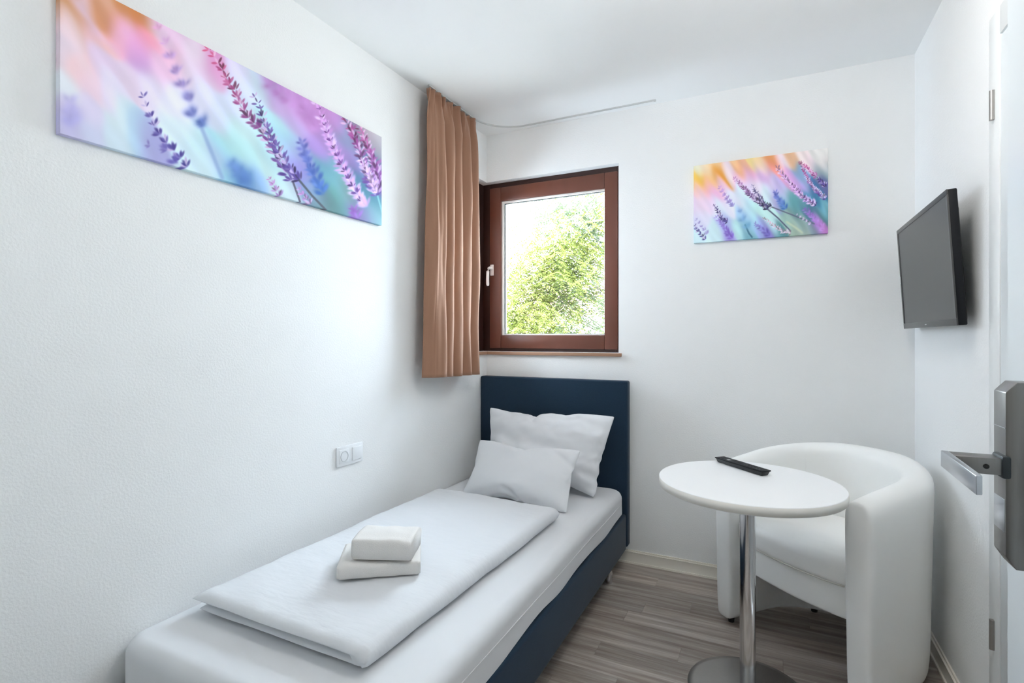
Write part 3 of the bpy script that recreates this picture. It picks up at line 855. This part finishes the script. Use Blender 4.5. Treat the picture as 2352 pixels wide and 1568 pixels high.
# welt seams: inside back/arm seams, cushion piping
for sgn in (-1, 1):
    a = math.radians(38) if sgn > 0 else math.radians(142)
    pts = [((.254-.010*(z-.05)/.7)*math.cos(a), (.254-.010*(z-.05)/.7)*math.sin(a), z) for z in np.linspace(.46, .70, 12)]
    tube('seam', pts, .0018, M['leather'], ch, n=6)
ol = seat_outline(.250, -.203, .034)
front = [p for p in ol if p[1] < -.10]
front.sort(key=lambda p: p[0])
tube('piping', [(p[0], p[1]+.003, .381) for p in front if abs(p[0]) < .248], .0030, M['seam'], ch, n=6)
for a_, y in ((-.290, -.19), (.290, -.19), (-.21, .222), (.21, .222)):
    lathe('foot', [(.0001, 0), (.013, 0), (.015, .025), (.0001, .025)], M['blackplastic'], ch, n=16, loc=(a_, y, 0), sharp=.6)

# ------------------------------------------------------------------ canvas prints (colour painted per vertex from a design in its own coordinates)
def hexpts(s):
    out = []
    for ln in s.strip().split(';'):
        a = ln.split(',')
        if len(a) >= 5: out.append(tuple(float(v) for v in a))
    return np.array(out)
CP1 = """150,60,205,140,90;250,60,225,190,210;350,30,205,120,60;420,100,205,120,70;400,40,230,190,180;520,40,210,130,70;640,120,205,120,60;250,160,205,140,90;170,200,240,210,220;320,200,230,190,225;380,280,240,185,185;520,170,240,175,215;600,300,235,160,215;690,280,245,150,180;640,380,200,150,215;480,230,245,175,205;150,330,225,205,220;230,460,245,200,205;300,540,235,205,225;150,560,220,225,235;420,420,225,200,230;550,500,220,200,225;740,160,230,195,225;850,240,225,190,220;860,380,235,185,215;760,440,235,190,225;1000,350,225,205,225;950,470,225,205,230;1080,460,220,195,225;1110,420,215,130,190;700,540,225,215,240;180,720,205,195,230;180,820,190,185,225;300,720,215,205,235;300,850,195,200,230;450,620,225,215,240;500,780,205,225,235;480,900,200,220,235;620,900,175,210,235;700,950,160,160,215;850,680,225,225,245;900,850,210,230,240;1000,960,190,225,235;950,1000,200,225,240;1080,1080,200,228,238;1150,1060,165,190,225;1170,760,200,210,235;1050,620,215,215,240;1250,700,205,215,240;1350,560,205,215,240;1300,500,215,205,235;1420,560,190,220,230;1550,640,190,165,215;1500,560,160,110,180;1620,680,195,145,210;1700,700,185,130,200;1650,800,180,160,215;1800,760,190,130,200;1550,850,170,215,225;1300,850,190,225,230;1250,950,170,220,225;1200,1000,150,205,220;1350,1050,175,220,225;1250,1120,140,180,220;1330,1170,70,120,190;1230,1180,140,200,215;1400,1200,140,180,225;1480,1100,185,220,225;1500,1000,175,215,225;1600,950,150,205,225;1640,1000,165,185,225;1550,1240,190,215,225;1700,1050,150,150,215;1720,1150,140,130,210;1800,950,160,130,205;1850,900,170,130,205;1900,780,180,125,195;1980,880,120,140,180;1850,1100,90,150,175;1900,1150,110,175,190;1800,1250,120,150,190;1900,1250,85,150,150;1880,1330,90,125,130;1950,1380,80,140,140;2000,1250,110,150,160;2000,1000,165,130,200;2050,1050,120,110,180;2080,900,130,110,150;2150,900,185,160,180;2200,960,120,130,160;2200,920,190,190,190;2130,1050,70,130,160;2200,1150,120,90,160;2100,1200,80,130,170;2150,1300,60,130,160;2200,1380,100,160,180;2100,1420,130,130,190;2200,1470,130,190,200;1980,1420,90,150,160;2060,1430,130,90,180;2130,1440,100,120,150;150,-120,215,150,100;350,-120,225,160,110;250,-40,225,190,205"""
CP2 = """350,490,225,225,205;380,640,235,170,40;330,600,245,205,90;470,700,240,180,130;520,600,240,180,110;610,500,235,150,50;640,590,225,140,30;450,500,240,215,180;540,420,235,205,160;750,500,235,215,225;850,420,240,190,140;880,500,225,150,100;950,480,225,165,130;1080,380,240,215,130;1130,410,225,190,150;1270,370,230,150,80;1330,440,225,130,90;1360,480,245,150,160;1160,470,235,205,220;1450,400,235,215,225;1560,370,220,170,130;1700,330,230,215,215;1900,330,222,220,218;1950,450,215,205,205;1800,430,230,205,215;900,600,240,185,215;1020,580,225,160,210;1200,580,205,160,215;1100,700,225,215,235;980,700,215,205,235;650,700,235,190,215;480,760,240,170,205;600,800,235,175,220;370,780,240,190,190;400,900,230,205,230;350,1000,225,200,225;500,900,225,205,235;700,930,220,220,240;650,1050,215,225,240;400,1100,215,215,240;350,1200,205,205,235;400,1350,200,230,240;600,1300,195,225,235;700,1200,160,170,225;750,1350,150,140,215;860,1300,180,225,230;850,900,215,220,240;950,850,205,225,240;1000,1000,180,220,235;960,1060,160,200,235;1100,1050,185,230,230;1250,800,200,225,235;1300,700,210,200,235;1400,750,180,160,220;1500,600,220,160,215;1600,650,195,150,215;1700,700,190,150,220;1650,560,110,150,190;1700,620,140,180,225;1900,520,150,170,180;1980,540,120,150,160;1950,650,80,90,150;1850,750,60,110,170;1800,830,60,140,180;1900,850,40,110,150;1450,820,200,200,235;1350,850,170,160,220;1450,900,110,170,190;1550,900,90,165,175;1600,980,80,150,160;1700,1000,90,150,165;1560,1040,110,140,140;1750,1050,60,110,140;1850,1000,60,110,140;1950,1000,110,180,200;1950,1100,70,120,130;1900,1200,170,130,215;1980,1270,180,110,190;1700,1200,130,165,165;1500,1150,150,190,180;1300,1100,185,225,225;1300,1250,170,205,225;1400,1330,80,140,150;1150,1250,150,170,225;1250,1330,130,120,205;1050,1150,150,205,230;1000,1250,140,190,215;1000,1360,110,170,190;1600,1280,150,175,160;1700,1310,160,180,170;1850,1280,120,140,160"""
# sprigs: (points, floret length, n florets, colour start, colour end, softness, opacity)
SP1 = [
 ([(655,640),(700,740),(745,850),(800,930),(860,990),(945,1095)], 42, 34, (95,80,165), (58,48,140), .30, .95),
 ([(700,960),(760,930),(830,1000),(820,1060),(880,1070)], 40, 12, (110,95,180), (75,65,165), .5, .7),
 ([(760,190),(800,270),(835,370),(865,440),(895,535),(950,600),(975,705),(1000,800),(1060,820)], 46, 30, (225,150,205), (80,105,190), .9, .75),
 ([(1095,335),(1175,440),(1215,530),(1265,600),(1300,690),(1370,790),(1430,840),(1490,930),(1530,1020),(1590,1120),(1640,1190)], 46, 78, (205,70,120), (80,60,150), .12, .95),
 ([(1395,640),(1430,720),(1450,790),(1480,860),(1520,940),(1570,1030),(1640,1130),(1690,1180)], 40, 56, (100,80,160), (95,75,165), .12, .95),
 ([(1500,560),(1600,640),(1700,680),(1760,760),(1820,860)], 60, 26, (175,115,190), (190,130,205), 1.0, .6),
 ([(1800,690),(1870,880),(1920,1000),(1960,1080),(2020,1190),(2080,1290),(2130,1360)], 44, 80, (205,140,215), (215,170,235), .35, .85),
 ([(1820,720),(1880,900),(1930,1010),(1975,1110),(2030,1210),(2090,1320)], 26, 50, (120,60,150), (85,50,140), .2, .85),
 ([(1990,790),(2040,880),(2080,980),(2110,1080),(2150,1180),(2190,1290)], 40, 70, (175,60,130), (95,65,165), .2, .9),
 ([(2090,850),(2120,930),(2160,1020),(2200,1120),(2225,1260)], 40, 60, (185,75,145), (130,75,170), .2, .9),
 ([(2100,1060),(2150,1160),(2200,1270)], 30, 40, (225,180,235), (210,170,235), .2, .85),
 ([(1700,940),(1730,1030),(1760,1110),(1800,1180),(1845,1275)], 44, 34, (95,95,185), (60,110,195), .6, .9),
 ([(1490,1180),(1530,1240),(1555,1295)], 30, 16, (190,120,200), (150,110,190), .2, .85),
 ([(1690,1250),(1725,1300),(1760,1340)], 30, 16, (200,140,210), (170,120,200), .2, .85),
 ([(1250,1090),(1300,1140),(1350,1190)], 70, 8, (90,130,200), (70,115,190), 1.2, .6),
 ([(2040,1380),(2070,1440)], 40, 12, (150,90,190), (140,90,190), .4, .8),
 ([(180,680),(180,830)], 70, 7, (175,165,220), (160,155,220), 1.4, .5)]
ST1 = [([(1640,1190),(1690,1330)], 5, (85,85,110)), ([(1670,1170),(1770,1290),(1862,1385)], 6, (70,80,95)), ([(1170,440),(1300,700),(1400,820),(1500,965),(1640,1190)], 3, (110,110,120)),
       ([(2110,1060),(2200,1290),(2230,1400)], 5, (120,190,200)), ([(1040,840),(1180,1180)], 14, (120,150,205))]
SP2 = [
 ([(830,620),(900,700),(960,750),(1030,830),(1110,890),(1180,950),(1250,1010)], 40, 70, (190,110,180), (60,60,120), .12, .95),
 ([(1060,720),(1110,810),(1160,880),(1220,960),(1300,970)], 36, 44, (90,80,140), (70,65,120), .12, .95),
 ([(570,970),(620,1060),(660,1130),(740,1165)], 34, 34, (75,60,130), (70,60,140), .15, .95),
 ([(595,1120),(680,1220),(740,1310),(800,1375)], 44, 30, (150,130,215), (120,90,200), .45, .85),
 ([(640,740),(700,830),(750,900),(810,965)], 38, 24, (200,140,210), (120,110,190), .4, .8),
 ([(1380,490),(1460,590),(1560,700),(1650,800),(1740,880),(1870,945)], 44, 95, (215,150,215), (215,175,240), .25, .9),
 ([(1390,510),(1480,600),(1580,710),(1670,810),(1760,890),(1880,950)], 26, 60, (140,70,160), (60,45,120), .15, .85),
 ([(1670,410),(1720,520),(1780,640),(1840,740),(1920,820),(1995,880)], 34, 80, (225,90,160), (85,65,160), .15, .9),
 ([(1700,420),(1800,520),(1880,590)], 32, 40, (215,90,160), (170,70,150), .2, .9),
 ([(1900,620),(1960,670),(2000,720)], 34, 34, (90,70,160), (80,60,150), .2, .9),
 ([(1740,600),(1830,700),(1920,780),(2000,860)], 22, 60, (225,200,240), (215,190,240), .15, .85),
 ([(1350,800),(1390,880),(1440,950),(1490,1000)], 44, 26, (90,95,190), (60,110,190), .6, .9),
 ([(1210,1130),(1330,1220),(1440,1290),(1550,1315)], 34, 44, (215,180,210), (225,200,220), .2, .85),
 ([(315,1230),(370,1310),(450,1395)], 34, 24, (90,80,160), (80,80,160), .2, .9),
 ([(340,1150),(400,1230),(480,1320)], 30, 18, (150,140,205), (140,130,200), .4, .7),
 ([(1100,1210),(1200,1280),(1280,1345)], 44, 26, (130,130,210), (100,90,185), .4, .85),
 ([(1740,1020),(1830,1110),(1900,1190),(1985,1265)], 50, 40, (140,100,200), (190,130,215), .45, .85),
 ([(1640,1080),(1720,1140),(1800,1200)], 26, 20, (205,180,215), (205,180,220), .3, .8),
 ([(900,1050),(940,1150),(1000,1250)], 60, 8, (110,150,215), (100,160,205), 1.0, .6)]
ST2 = [([(1250,1010),(1380,1120),(1545,1290)], 8, (75,85,115)), ([(1300,980),(1560,1080),(1855,1200)], 8, (85,95,120)),
       ([(960,1210),(1010,1320),(1050,1370)], 8, (60,110,140)), ([(1490,1170),(1600,1240),(1700,1315)], 14, (190,205,175))]
HM1 = np.array([[3959.41660, 0, 108.065471], [1833.38250, -1063.07826, 877.572139], [.826847446, 0, 1.]])
HM2 = np.array([[1530.25313, 0, 298.949528], [-257.291986, -990.102455, 1444.86889], [-.0970524503, 0, 1.]])

def paint(cp, sprigs, stems, H, NU, NV, seed, sigma, streak):
    rs = np.random.RandomState(seed)
    u, v = np.meshgrid(np.linspace(0, 1, NU), np.linspace(0, 1, NV))
    w = H[2, 0]*u+H[2, 1]*v+1
    X = (H[0, 0]*u+H[0, 1]*v+H[0, 2])/w; Y = (H[1, 0]*u+H[1, 1]*v+H[1, 2])/w
    c = hexpts(cp)
    # colour washes, stretched along the slant of the stems
    d = np.array([.52, .85]); d /= np.linalg.norm(d); e = np.array([-d[1], d[0]])
    num = np.zeros(X.shape+(3,)); den = np.zeros(X.shape)+1e-9
    wob = np.zeros(X.shape)
    for k in range(6):
        fr = rs.uniform(.004, .02); ph = rs.uniform(0, 6.28)
        wob += np.sin((X*e[0]+Y*e[1])*fr*2+ph+.6*np.sin((X*d[0]+Y*d[1])*.006+ph))*(14 if k < 3 else 7)
    for (px, py, r, g, b) in c:
        dx = X-px; dy = Y-py
        a = (dx*d[0]+dy*d[1]+wob*1.5)/(sigma*1.75); q = (dx*e[0]+dy*e[1]+wob*.5)/sigma
        wt = np.exp(-(a*a+q*q)*.5)+1e-7/(1+a*a+q*q)
        num += wt[..., None]*(np.array([r, g, b])/255.); den += wt
    img = num/den[..., None]
    # fine streaks
    S = np.zeros(X.shape)
    for k in range(10):
        fr = rs.uniform(.02, .07); S += np.sin((X*e[0]+Y*e[1])*fr+rs.uniform(0, 6.28)+1.3*np.sin((X*d[0]+Y*d[1])*rs.uniform(.004, .012)+k))
    dark = np.clip((X-X.min())/(X.max()-X.min()), 0, 1)
    img *= 1+(streak*(.3+dark)*np.sign(S)*np.abs(S)**.8/6)[..., None]
    def seg(P, n):
        P = np.array(P, float); L = np.r_[0, np.cumsum(np.hypot(*np.diff(P, axis=0).T))]
        t = np.linspace(0, L[-1], n); return np.c_[np.interp(t, L, P[:, 0]), np.interp(t, L, P[:, 1])]
    def blend(mask_fn, cx, cy, rad, col, op):
        # local window only
        sel = (np.abs(X-cx) < rad) & (np.abs(Y-cy) < rad)
        rows = np.where(sel.any(1))[0]; cols = np.where(sel.any(0))[0]
        if len(rows) == 0 or len(cols) == 0: return
        sl = (slice(rows[0], rows[-1]+1), slice(cols[0], cols[-1]+1))
        m = mask_fn(X[sl]-cx, Y[sl]-cy)*op
        img[sl] = img[sl]*(1-m[..., None])+np.array(col)/255.*m[..., None]
    for P, wd, col in stems:
        for (cx, cy) in seg(P, 140):
            blend(lambda a, b: np.exp(-((a*a+b*b)/(wd*wd))**1.2), cx, cy, wd*3, col, .6 if wd < 10 else .10)
    for P, fl, n, c0, c1, soft, op in sprigs:
        nodes = max(3, int(n/3.6)); pts = seg(P, nodes); tan = np.gradient(pts, axis=0)
        for i, (cx, cy) in enumerate(pts):
            t = i/max(1, nodes-1); th = math.atan2(tan[i, 1], tan[i, 0])
            k = 3 if t < .15 else 6
            for m_ in range(k):
                ang = (m_/(k-1)-.5)*1.9+rs.uniform(-.2, .2)
                th2 = th+PI+ang                      # florets point up the stem
                L = fl*rs.uniform(.8, 1.25)*(.8+.4*t); wdt = L*rs.uniform(.26, .38)
                r0 = L*.62
                ox_ = cx+math.cos(th2)*r0+rs.uniform(-.15, .15)*fl; oy_ = cy+math.sin(th2)*r0+rs.uniform(-.15, .15)*fl
                col = np.array(c0)*(1-t)+np.array(c1)*t+rs.uniform(-22, 22)
                if soft < .36 and rs.rand() < .25: col = col*.3+np.array([238, 220, 245])*.7
                elif soft < .3 and rs.rand() < .3: col = col*.6
                ca, sa = math.cos(th2), math.sin(th2); ex = 1.0/(soft+.25)
                def f(a, b, ca=ca, sa=sa, L=L, wdt=wdt, ex=ex):
                    p = (a*ca+b*sa)/(L*.5); q = (-a*sa+b*ca)/(wdt*.5*(1+soft*.8))
                    return np.exp(-np.maximum(0, p*p+q*q)**max(.8, ex))
                blend(f, ox_, oy_, L*1.6, np.clip(col, 0, 255), op*(.85 if m_ % 2 else 1))
    return np.clip(img, 0, 1)

def print_mat(name):
    m = bpy.data.materials.new(name); m.use_nodes = True; nt = m.node_tree; b = nt.nodes['Principled BSDF']
    a = nt.nodes.new('ShaderNodeAttribute'); a.attribute_name = 'print'
    b.inputs['Roughness'].default_value = .6; b.inputs['Specular IOR Level'].default_value = .3
    nt.links.new(a.outputs['Color'], b.inputs['Base Color'])
    w = nt.nodes.new('ShaderNodeTexNoise'); w.inputs['Scale'].default_value = 900
    tc = nt.nodes.new('ShaderNodeTexCoord'); bp = nt.nodes.new('ShaderNodeBump'); bp.inputs['Strength'].default_value = .15; bp.inputs['Distance'].default_value = .0004
    nt.links.new(tc.outputs['Object'], w.inputs['Vector']); nt.links.new(w.outputs[0], bp.inputs['Height']); nt.links.new(bp.outputs[0], b.inputs['Normal'])
    return m

def canvas(name, loc, rz, W, Hh, depth, img, label):
    NV, NU = img.shape[:2]
    # local: x along width 0..W, z up 0..Hh, front at y=0, wall at y=+depth
    u, v = np.meshgrid(np.linspace(0, W, NU), np.linspace(0, Hh, NV))
    co = np.stack([u, np.zeros_like(u), v], -1).reshape(-1, 3)
    idx = np.arange(NU*NV).reshape(NV, NU)
    q = np.stack([idx[:-1, :-1], idx[:-1, 1:], idx[1:, 1:], idx[1:, :-1]], -1).reshape(-1, 4)
    per = np.concatenate([idx[0, :], idx[1:, -1], idx[-1, -2::-1], idx[-2:0:-1, 0]])
    back = co[per].copy(); back[:, 1] = depth
    n0 = len(co); nb = len(per); bi = n0+np.arange(nb)
    side = np.stack([per, bi, np.roll(bi, -1), np.roll(per, -1)], -1)
    co = np.vstack([co, back]); faces = np.vstack([q, side])
    cols = np.vstack([img.reshape(-1, 3), img.reshape(-1, 3)[per]])
    cols = cols*.88+.12*(cols.mean(1, keepdims=True)*.6+.36)
    lin = np.minimum(.97, 1.15*np.where(cols <= .04045, cols/12.92, ((cols+.055)/1.055)**2.4))
    me = bpy.data.meshes.new(name)
    me.vertices.add(len(co)); me.vertices.foreach_set('co', co.ravel())
    me.loops.add(faces.size); me.loops.foreach_set('vertex_index', faces.ravel())
    me.polygons.add(len(faces)); me.polygons.foreach_set('loop_start', np.arange(0, faces.size, 4)); me.polygons.foreach_set('loop_total', np.full(len(faces), 4))
    me.update(calc_edges=True)
    at = me.color_attributes.new('print', 'FLOAT_COLOR', 'POINT')
    at.data.foreach_set('color', np.c_[lin, np.ones(len(lin))].astype(np.float32).ravel())
    me.materials.append(print_mat('printed_canvas'))
    o = bpy.data.objects.new(name, me); C.objects.link(o); o.location = loc; o.rotation_euler = (0, 0, rz)
    tag(o, label, 'picture'); return o
im1 = paint(CP1, SP1, ST1, HM1, 900, 310, 3, 38, .07)
im2 = paint(CP2, SP2, ST2, HM2, 520, 350, 4, 40, .08)
canvas('canvas_print', (-1.580, .6734, 1.7458), PI/2, 1.2, .4, .0195, im1, 'long panoramic canvas of lavender sprigs on the left wall above the bed')
canvas('canvas_print', (-.359, 2.8675, 1.729), 0, .6, .4, .0190, im2, 'small canvas of lavender and orange light on the back wall right of the window')

# ------------------------------------------------------------------ outside: ground, pale house, tree
bm = bmesh.new(); box(bm, -60, 40, 3.6, 80, -3.2, -3.0)
tag(obj('ground', bm, M['ground']), kind='structure')
hs_ = empty('house', (-9.5, 26, -3)); tag(hs_, 'pale distant house with a faded red roof behind the tree', 'house')
mkbox('house_wall', (-6, 6, 0, 8, 0, 5.4), M['render'], hs_)
bm = bmesh.new()
vs = [bm.verts.new(p) for p in ((-6.4, -.5, 5.3), (6.4, -.5, 5.3), (6.4, 8.5, 5.3), (-6.4, 8.5, 5.3), (-5.0, 4, 7.4), (5.0, 4, 7.4))]
for f in ((0, 1, 5, 4), (2, 3, 4, 5), (1, 2, 5), (3, 0, 4), (0, 3, 2, 1)): bm.faces.new([vs[i] for i in f])
obj('roof', bm, M['rooftile'], hs_)
for wx in (-4.2, -1.4, 1.4, 4.2):
    f = mkbox('house_window', (wx-.55, wx+.55, -.04, .02, 3.1, 4.5), M['trim'], hs_)
    mkbox('house_pane', (wx-.45, wx+.45, -.06, -.03, 3.2, 4.4), M['spacer'], f)

# clusters seen through the panes; positions in world metres
def wray(px, py, dist):
    s, c = math.sin(YAW), math.cos(YAW); u = (px-1176)/F_PX; v = (773.4-py)/F_PX
    d = Vector((-s+u*c, c+u*s, v)); return d*(dist/d.y)+Vector((0, 0, H_CAM))
def tree(name, base, label, clusters, seed, trunk_top, nfr):
    rs = random.Random(seed)
    t = empty(name, base); tag(t, label, 'tree')
    b0 = Vector(base); tt = Vector(trunk_top)-b0
    pts = [Vector((0, 0, 0))]
    for k in range(1, 9):
        f = k/8; pts.append(tt*f+Vector((.10*math.sin(f*5), .08*math.cos(f*4)-.08, 0)))
    tube('trunk', pts, [.16*(1-.7*i/8) for i in range(9)], M['bark'], t, n=12)
    fr = {0: ([], []), 1: ([], [])}
    for ci, (p, rad, n, kind) in enumerate(clusters):
        c = Vector(p)-b0
        # one branch to each cluster, leaving the trunk below it
        f = max(.35, min(.95, (c.z-1.0)/tt.z)); s0 = tt*f
        mid = (s0+c)/2+Vector((rs.uniform(-.2, .2), rs.uniform(-.2, .2), .25))
        br = []
        for k in range(9):
            q = k/8; br.append(s0*(1-q)**2+mid*2*q*(1-q)+c*q*q)
        tube('branch', br, [.014*(1-.8*k/8)+.002 for k in range(9)], M['bark'], t, n=6)
        V, F = fr[kind]
        rad *= 1.5
        for _ in range(int(n*3.9)):
            d = Vector((rs.gauss(0, 1), rs.gauss(0, 1), rs.gauss(0, 1))).normalized()*rad*rs.random()**.5
            o = c+d
            a = rs.uniform(0, 2*PI); droop = rs.uniform(.3, 1.2)
            dr = Vector((math.cos(a), math.sin(a), -.2)); L = rs.uniform(.16, .30)
            nl = 9; side = dr.cross(Vector((0, 0, 1))).normalized()
            for k in range(nl):
                q = (k+1)/nl
                cpos = o+dr*L*q+Vector((0, 0, -droop*L*q*q*.8))
                for sd in (-1, 1):
                    ll = .062*(1-.35*q)*rs.uniform(.8, 1.15); wd = .017*rs.uniform(.8, 1.2)
                    ld = (side*sd+dr*.45+Vector((0, 0, -.25-.5*rs.random()))).normalized()
                    wn = ld.cross(Vector((rs.gauss(0, .4), rs.gauss(0, .4), 1))).normalized()
                    i0 = len(V)
                    V.extend([cpos, cpos+ld*ll*.45+wn*wd*.5, cpos+ld*ll, cpos+ld*ll*.45-wn*wd*.5]); F.append((i0, i0+1, i0+2, i0+3))
    tw = [wray(px, py, 6.3)-b0 for px, py in ((1140, 575), (1165, 540), (1185, 528), (1225, 521), (1270, 518), (1330, 512), (1420, 500))]
    tube('branch', tw, [.004, .006, .008, .009, .010, .012, .016], M['bark'], t, n=6)
    for k in (0, 1):
        V, F = fr[k]
        if V:
            o = frompy('foliage', V, F, M['leaf_a' if k == 0 else 'leaf_b'], t, smooth=False, fix=False); tag(o, kind='stuff')
cl = []
for (px, py, dist, r, n, k) in (
    (1235, 470, 6.6, .34, 20, 1), (1290, 480, 6.6, .40, 34, 1), (1345, 475, 6.5, .42, 40, 1), (1385, 500, 6.4, .40, 30, 0), (1325, 530, 6.6, .32, 30, 1), (1375, 560, 6.7, .34, 30, 1),
    (1300, 570, 6.2, .34, 64, 0), (1265, 610, 6.1, .34, 64, 0), (1225, 625, 6.2, .30, 44, 0), (1315, 620, 6.2, .32, 60, 0), (1180, 615, 6.3, .26, 26, 0), (1280, 655, 6.3, .22, 26, 1),
    (1345, 655, 6.4, .30, 16, 1), (1345, 600, 6.9, .3, 20, 1), (1180, 690, 6.0, .28, 34, 0), (1210, 725, 5.9, .30, 50, 0), (1240, 755, 5.9, .26, 44, 0), (1180, 760, 5.9, .26, 40, 0),
    (1255, 700, 6.3, .24, 26, 1), (1310, 705, 6.2, .20, 22, 0), (1350, 740, 6.4, .32, 18, 1), (1375, 690, 6.4, .26, 14, 1), (1300, 765, 6.2, .24, 20, 1),
    (1110, 560, 6.8, .5, 40, 0), (1060, 700, 6.5, .5, 50, 1), (1440, 560, 7.2, .5, 50, 1), (1250, 830, 6.2, .45, 60, 0), (1400, 820, 6.6, .5, 50, 1), (1200, 330, 6.8, .5, 50, 1), (1330, 340, 6.8, .5, 60, 0),
    (1500, 480, 7.0, .6, 60, 0), (1520, 620, 6.8, .6, 60, 1), (1500, 760, 6.8, .6, 60, 0), (1480, 350, 7.0, .6, 60, 1), (1640, 560, 7.2, .6, 60, 0), (1640, 400, 7.2, .6, 50, 1), (1620, 700, 7.2, .6, 50, 1)):
    cl.append((wray(px, py, dist), r, n, k))
tree('tree', (-1.2, 7.6, -3.0), 'leafy pale green tree filling the view outside the window', cl, 5, (-1.3, 7.2, 3.6), 0)
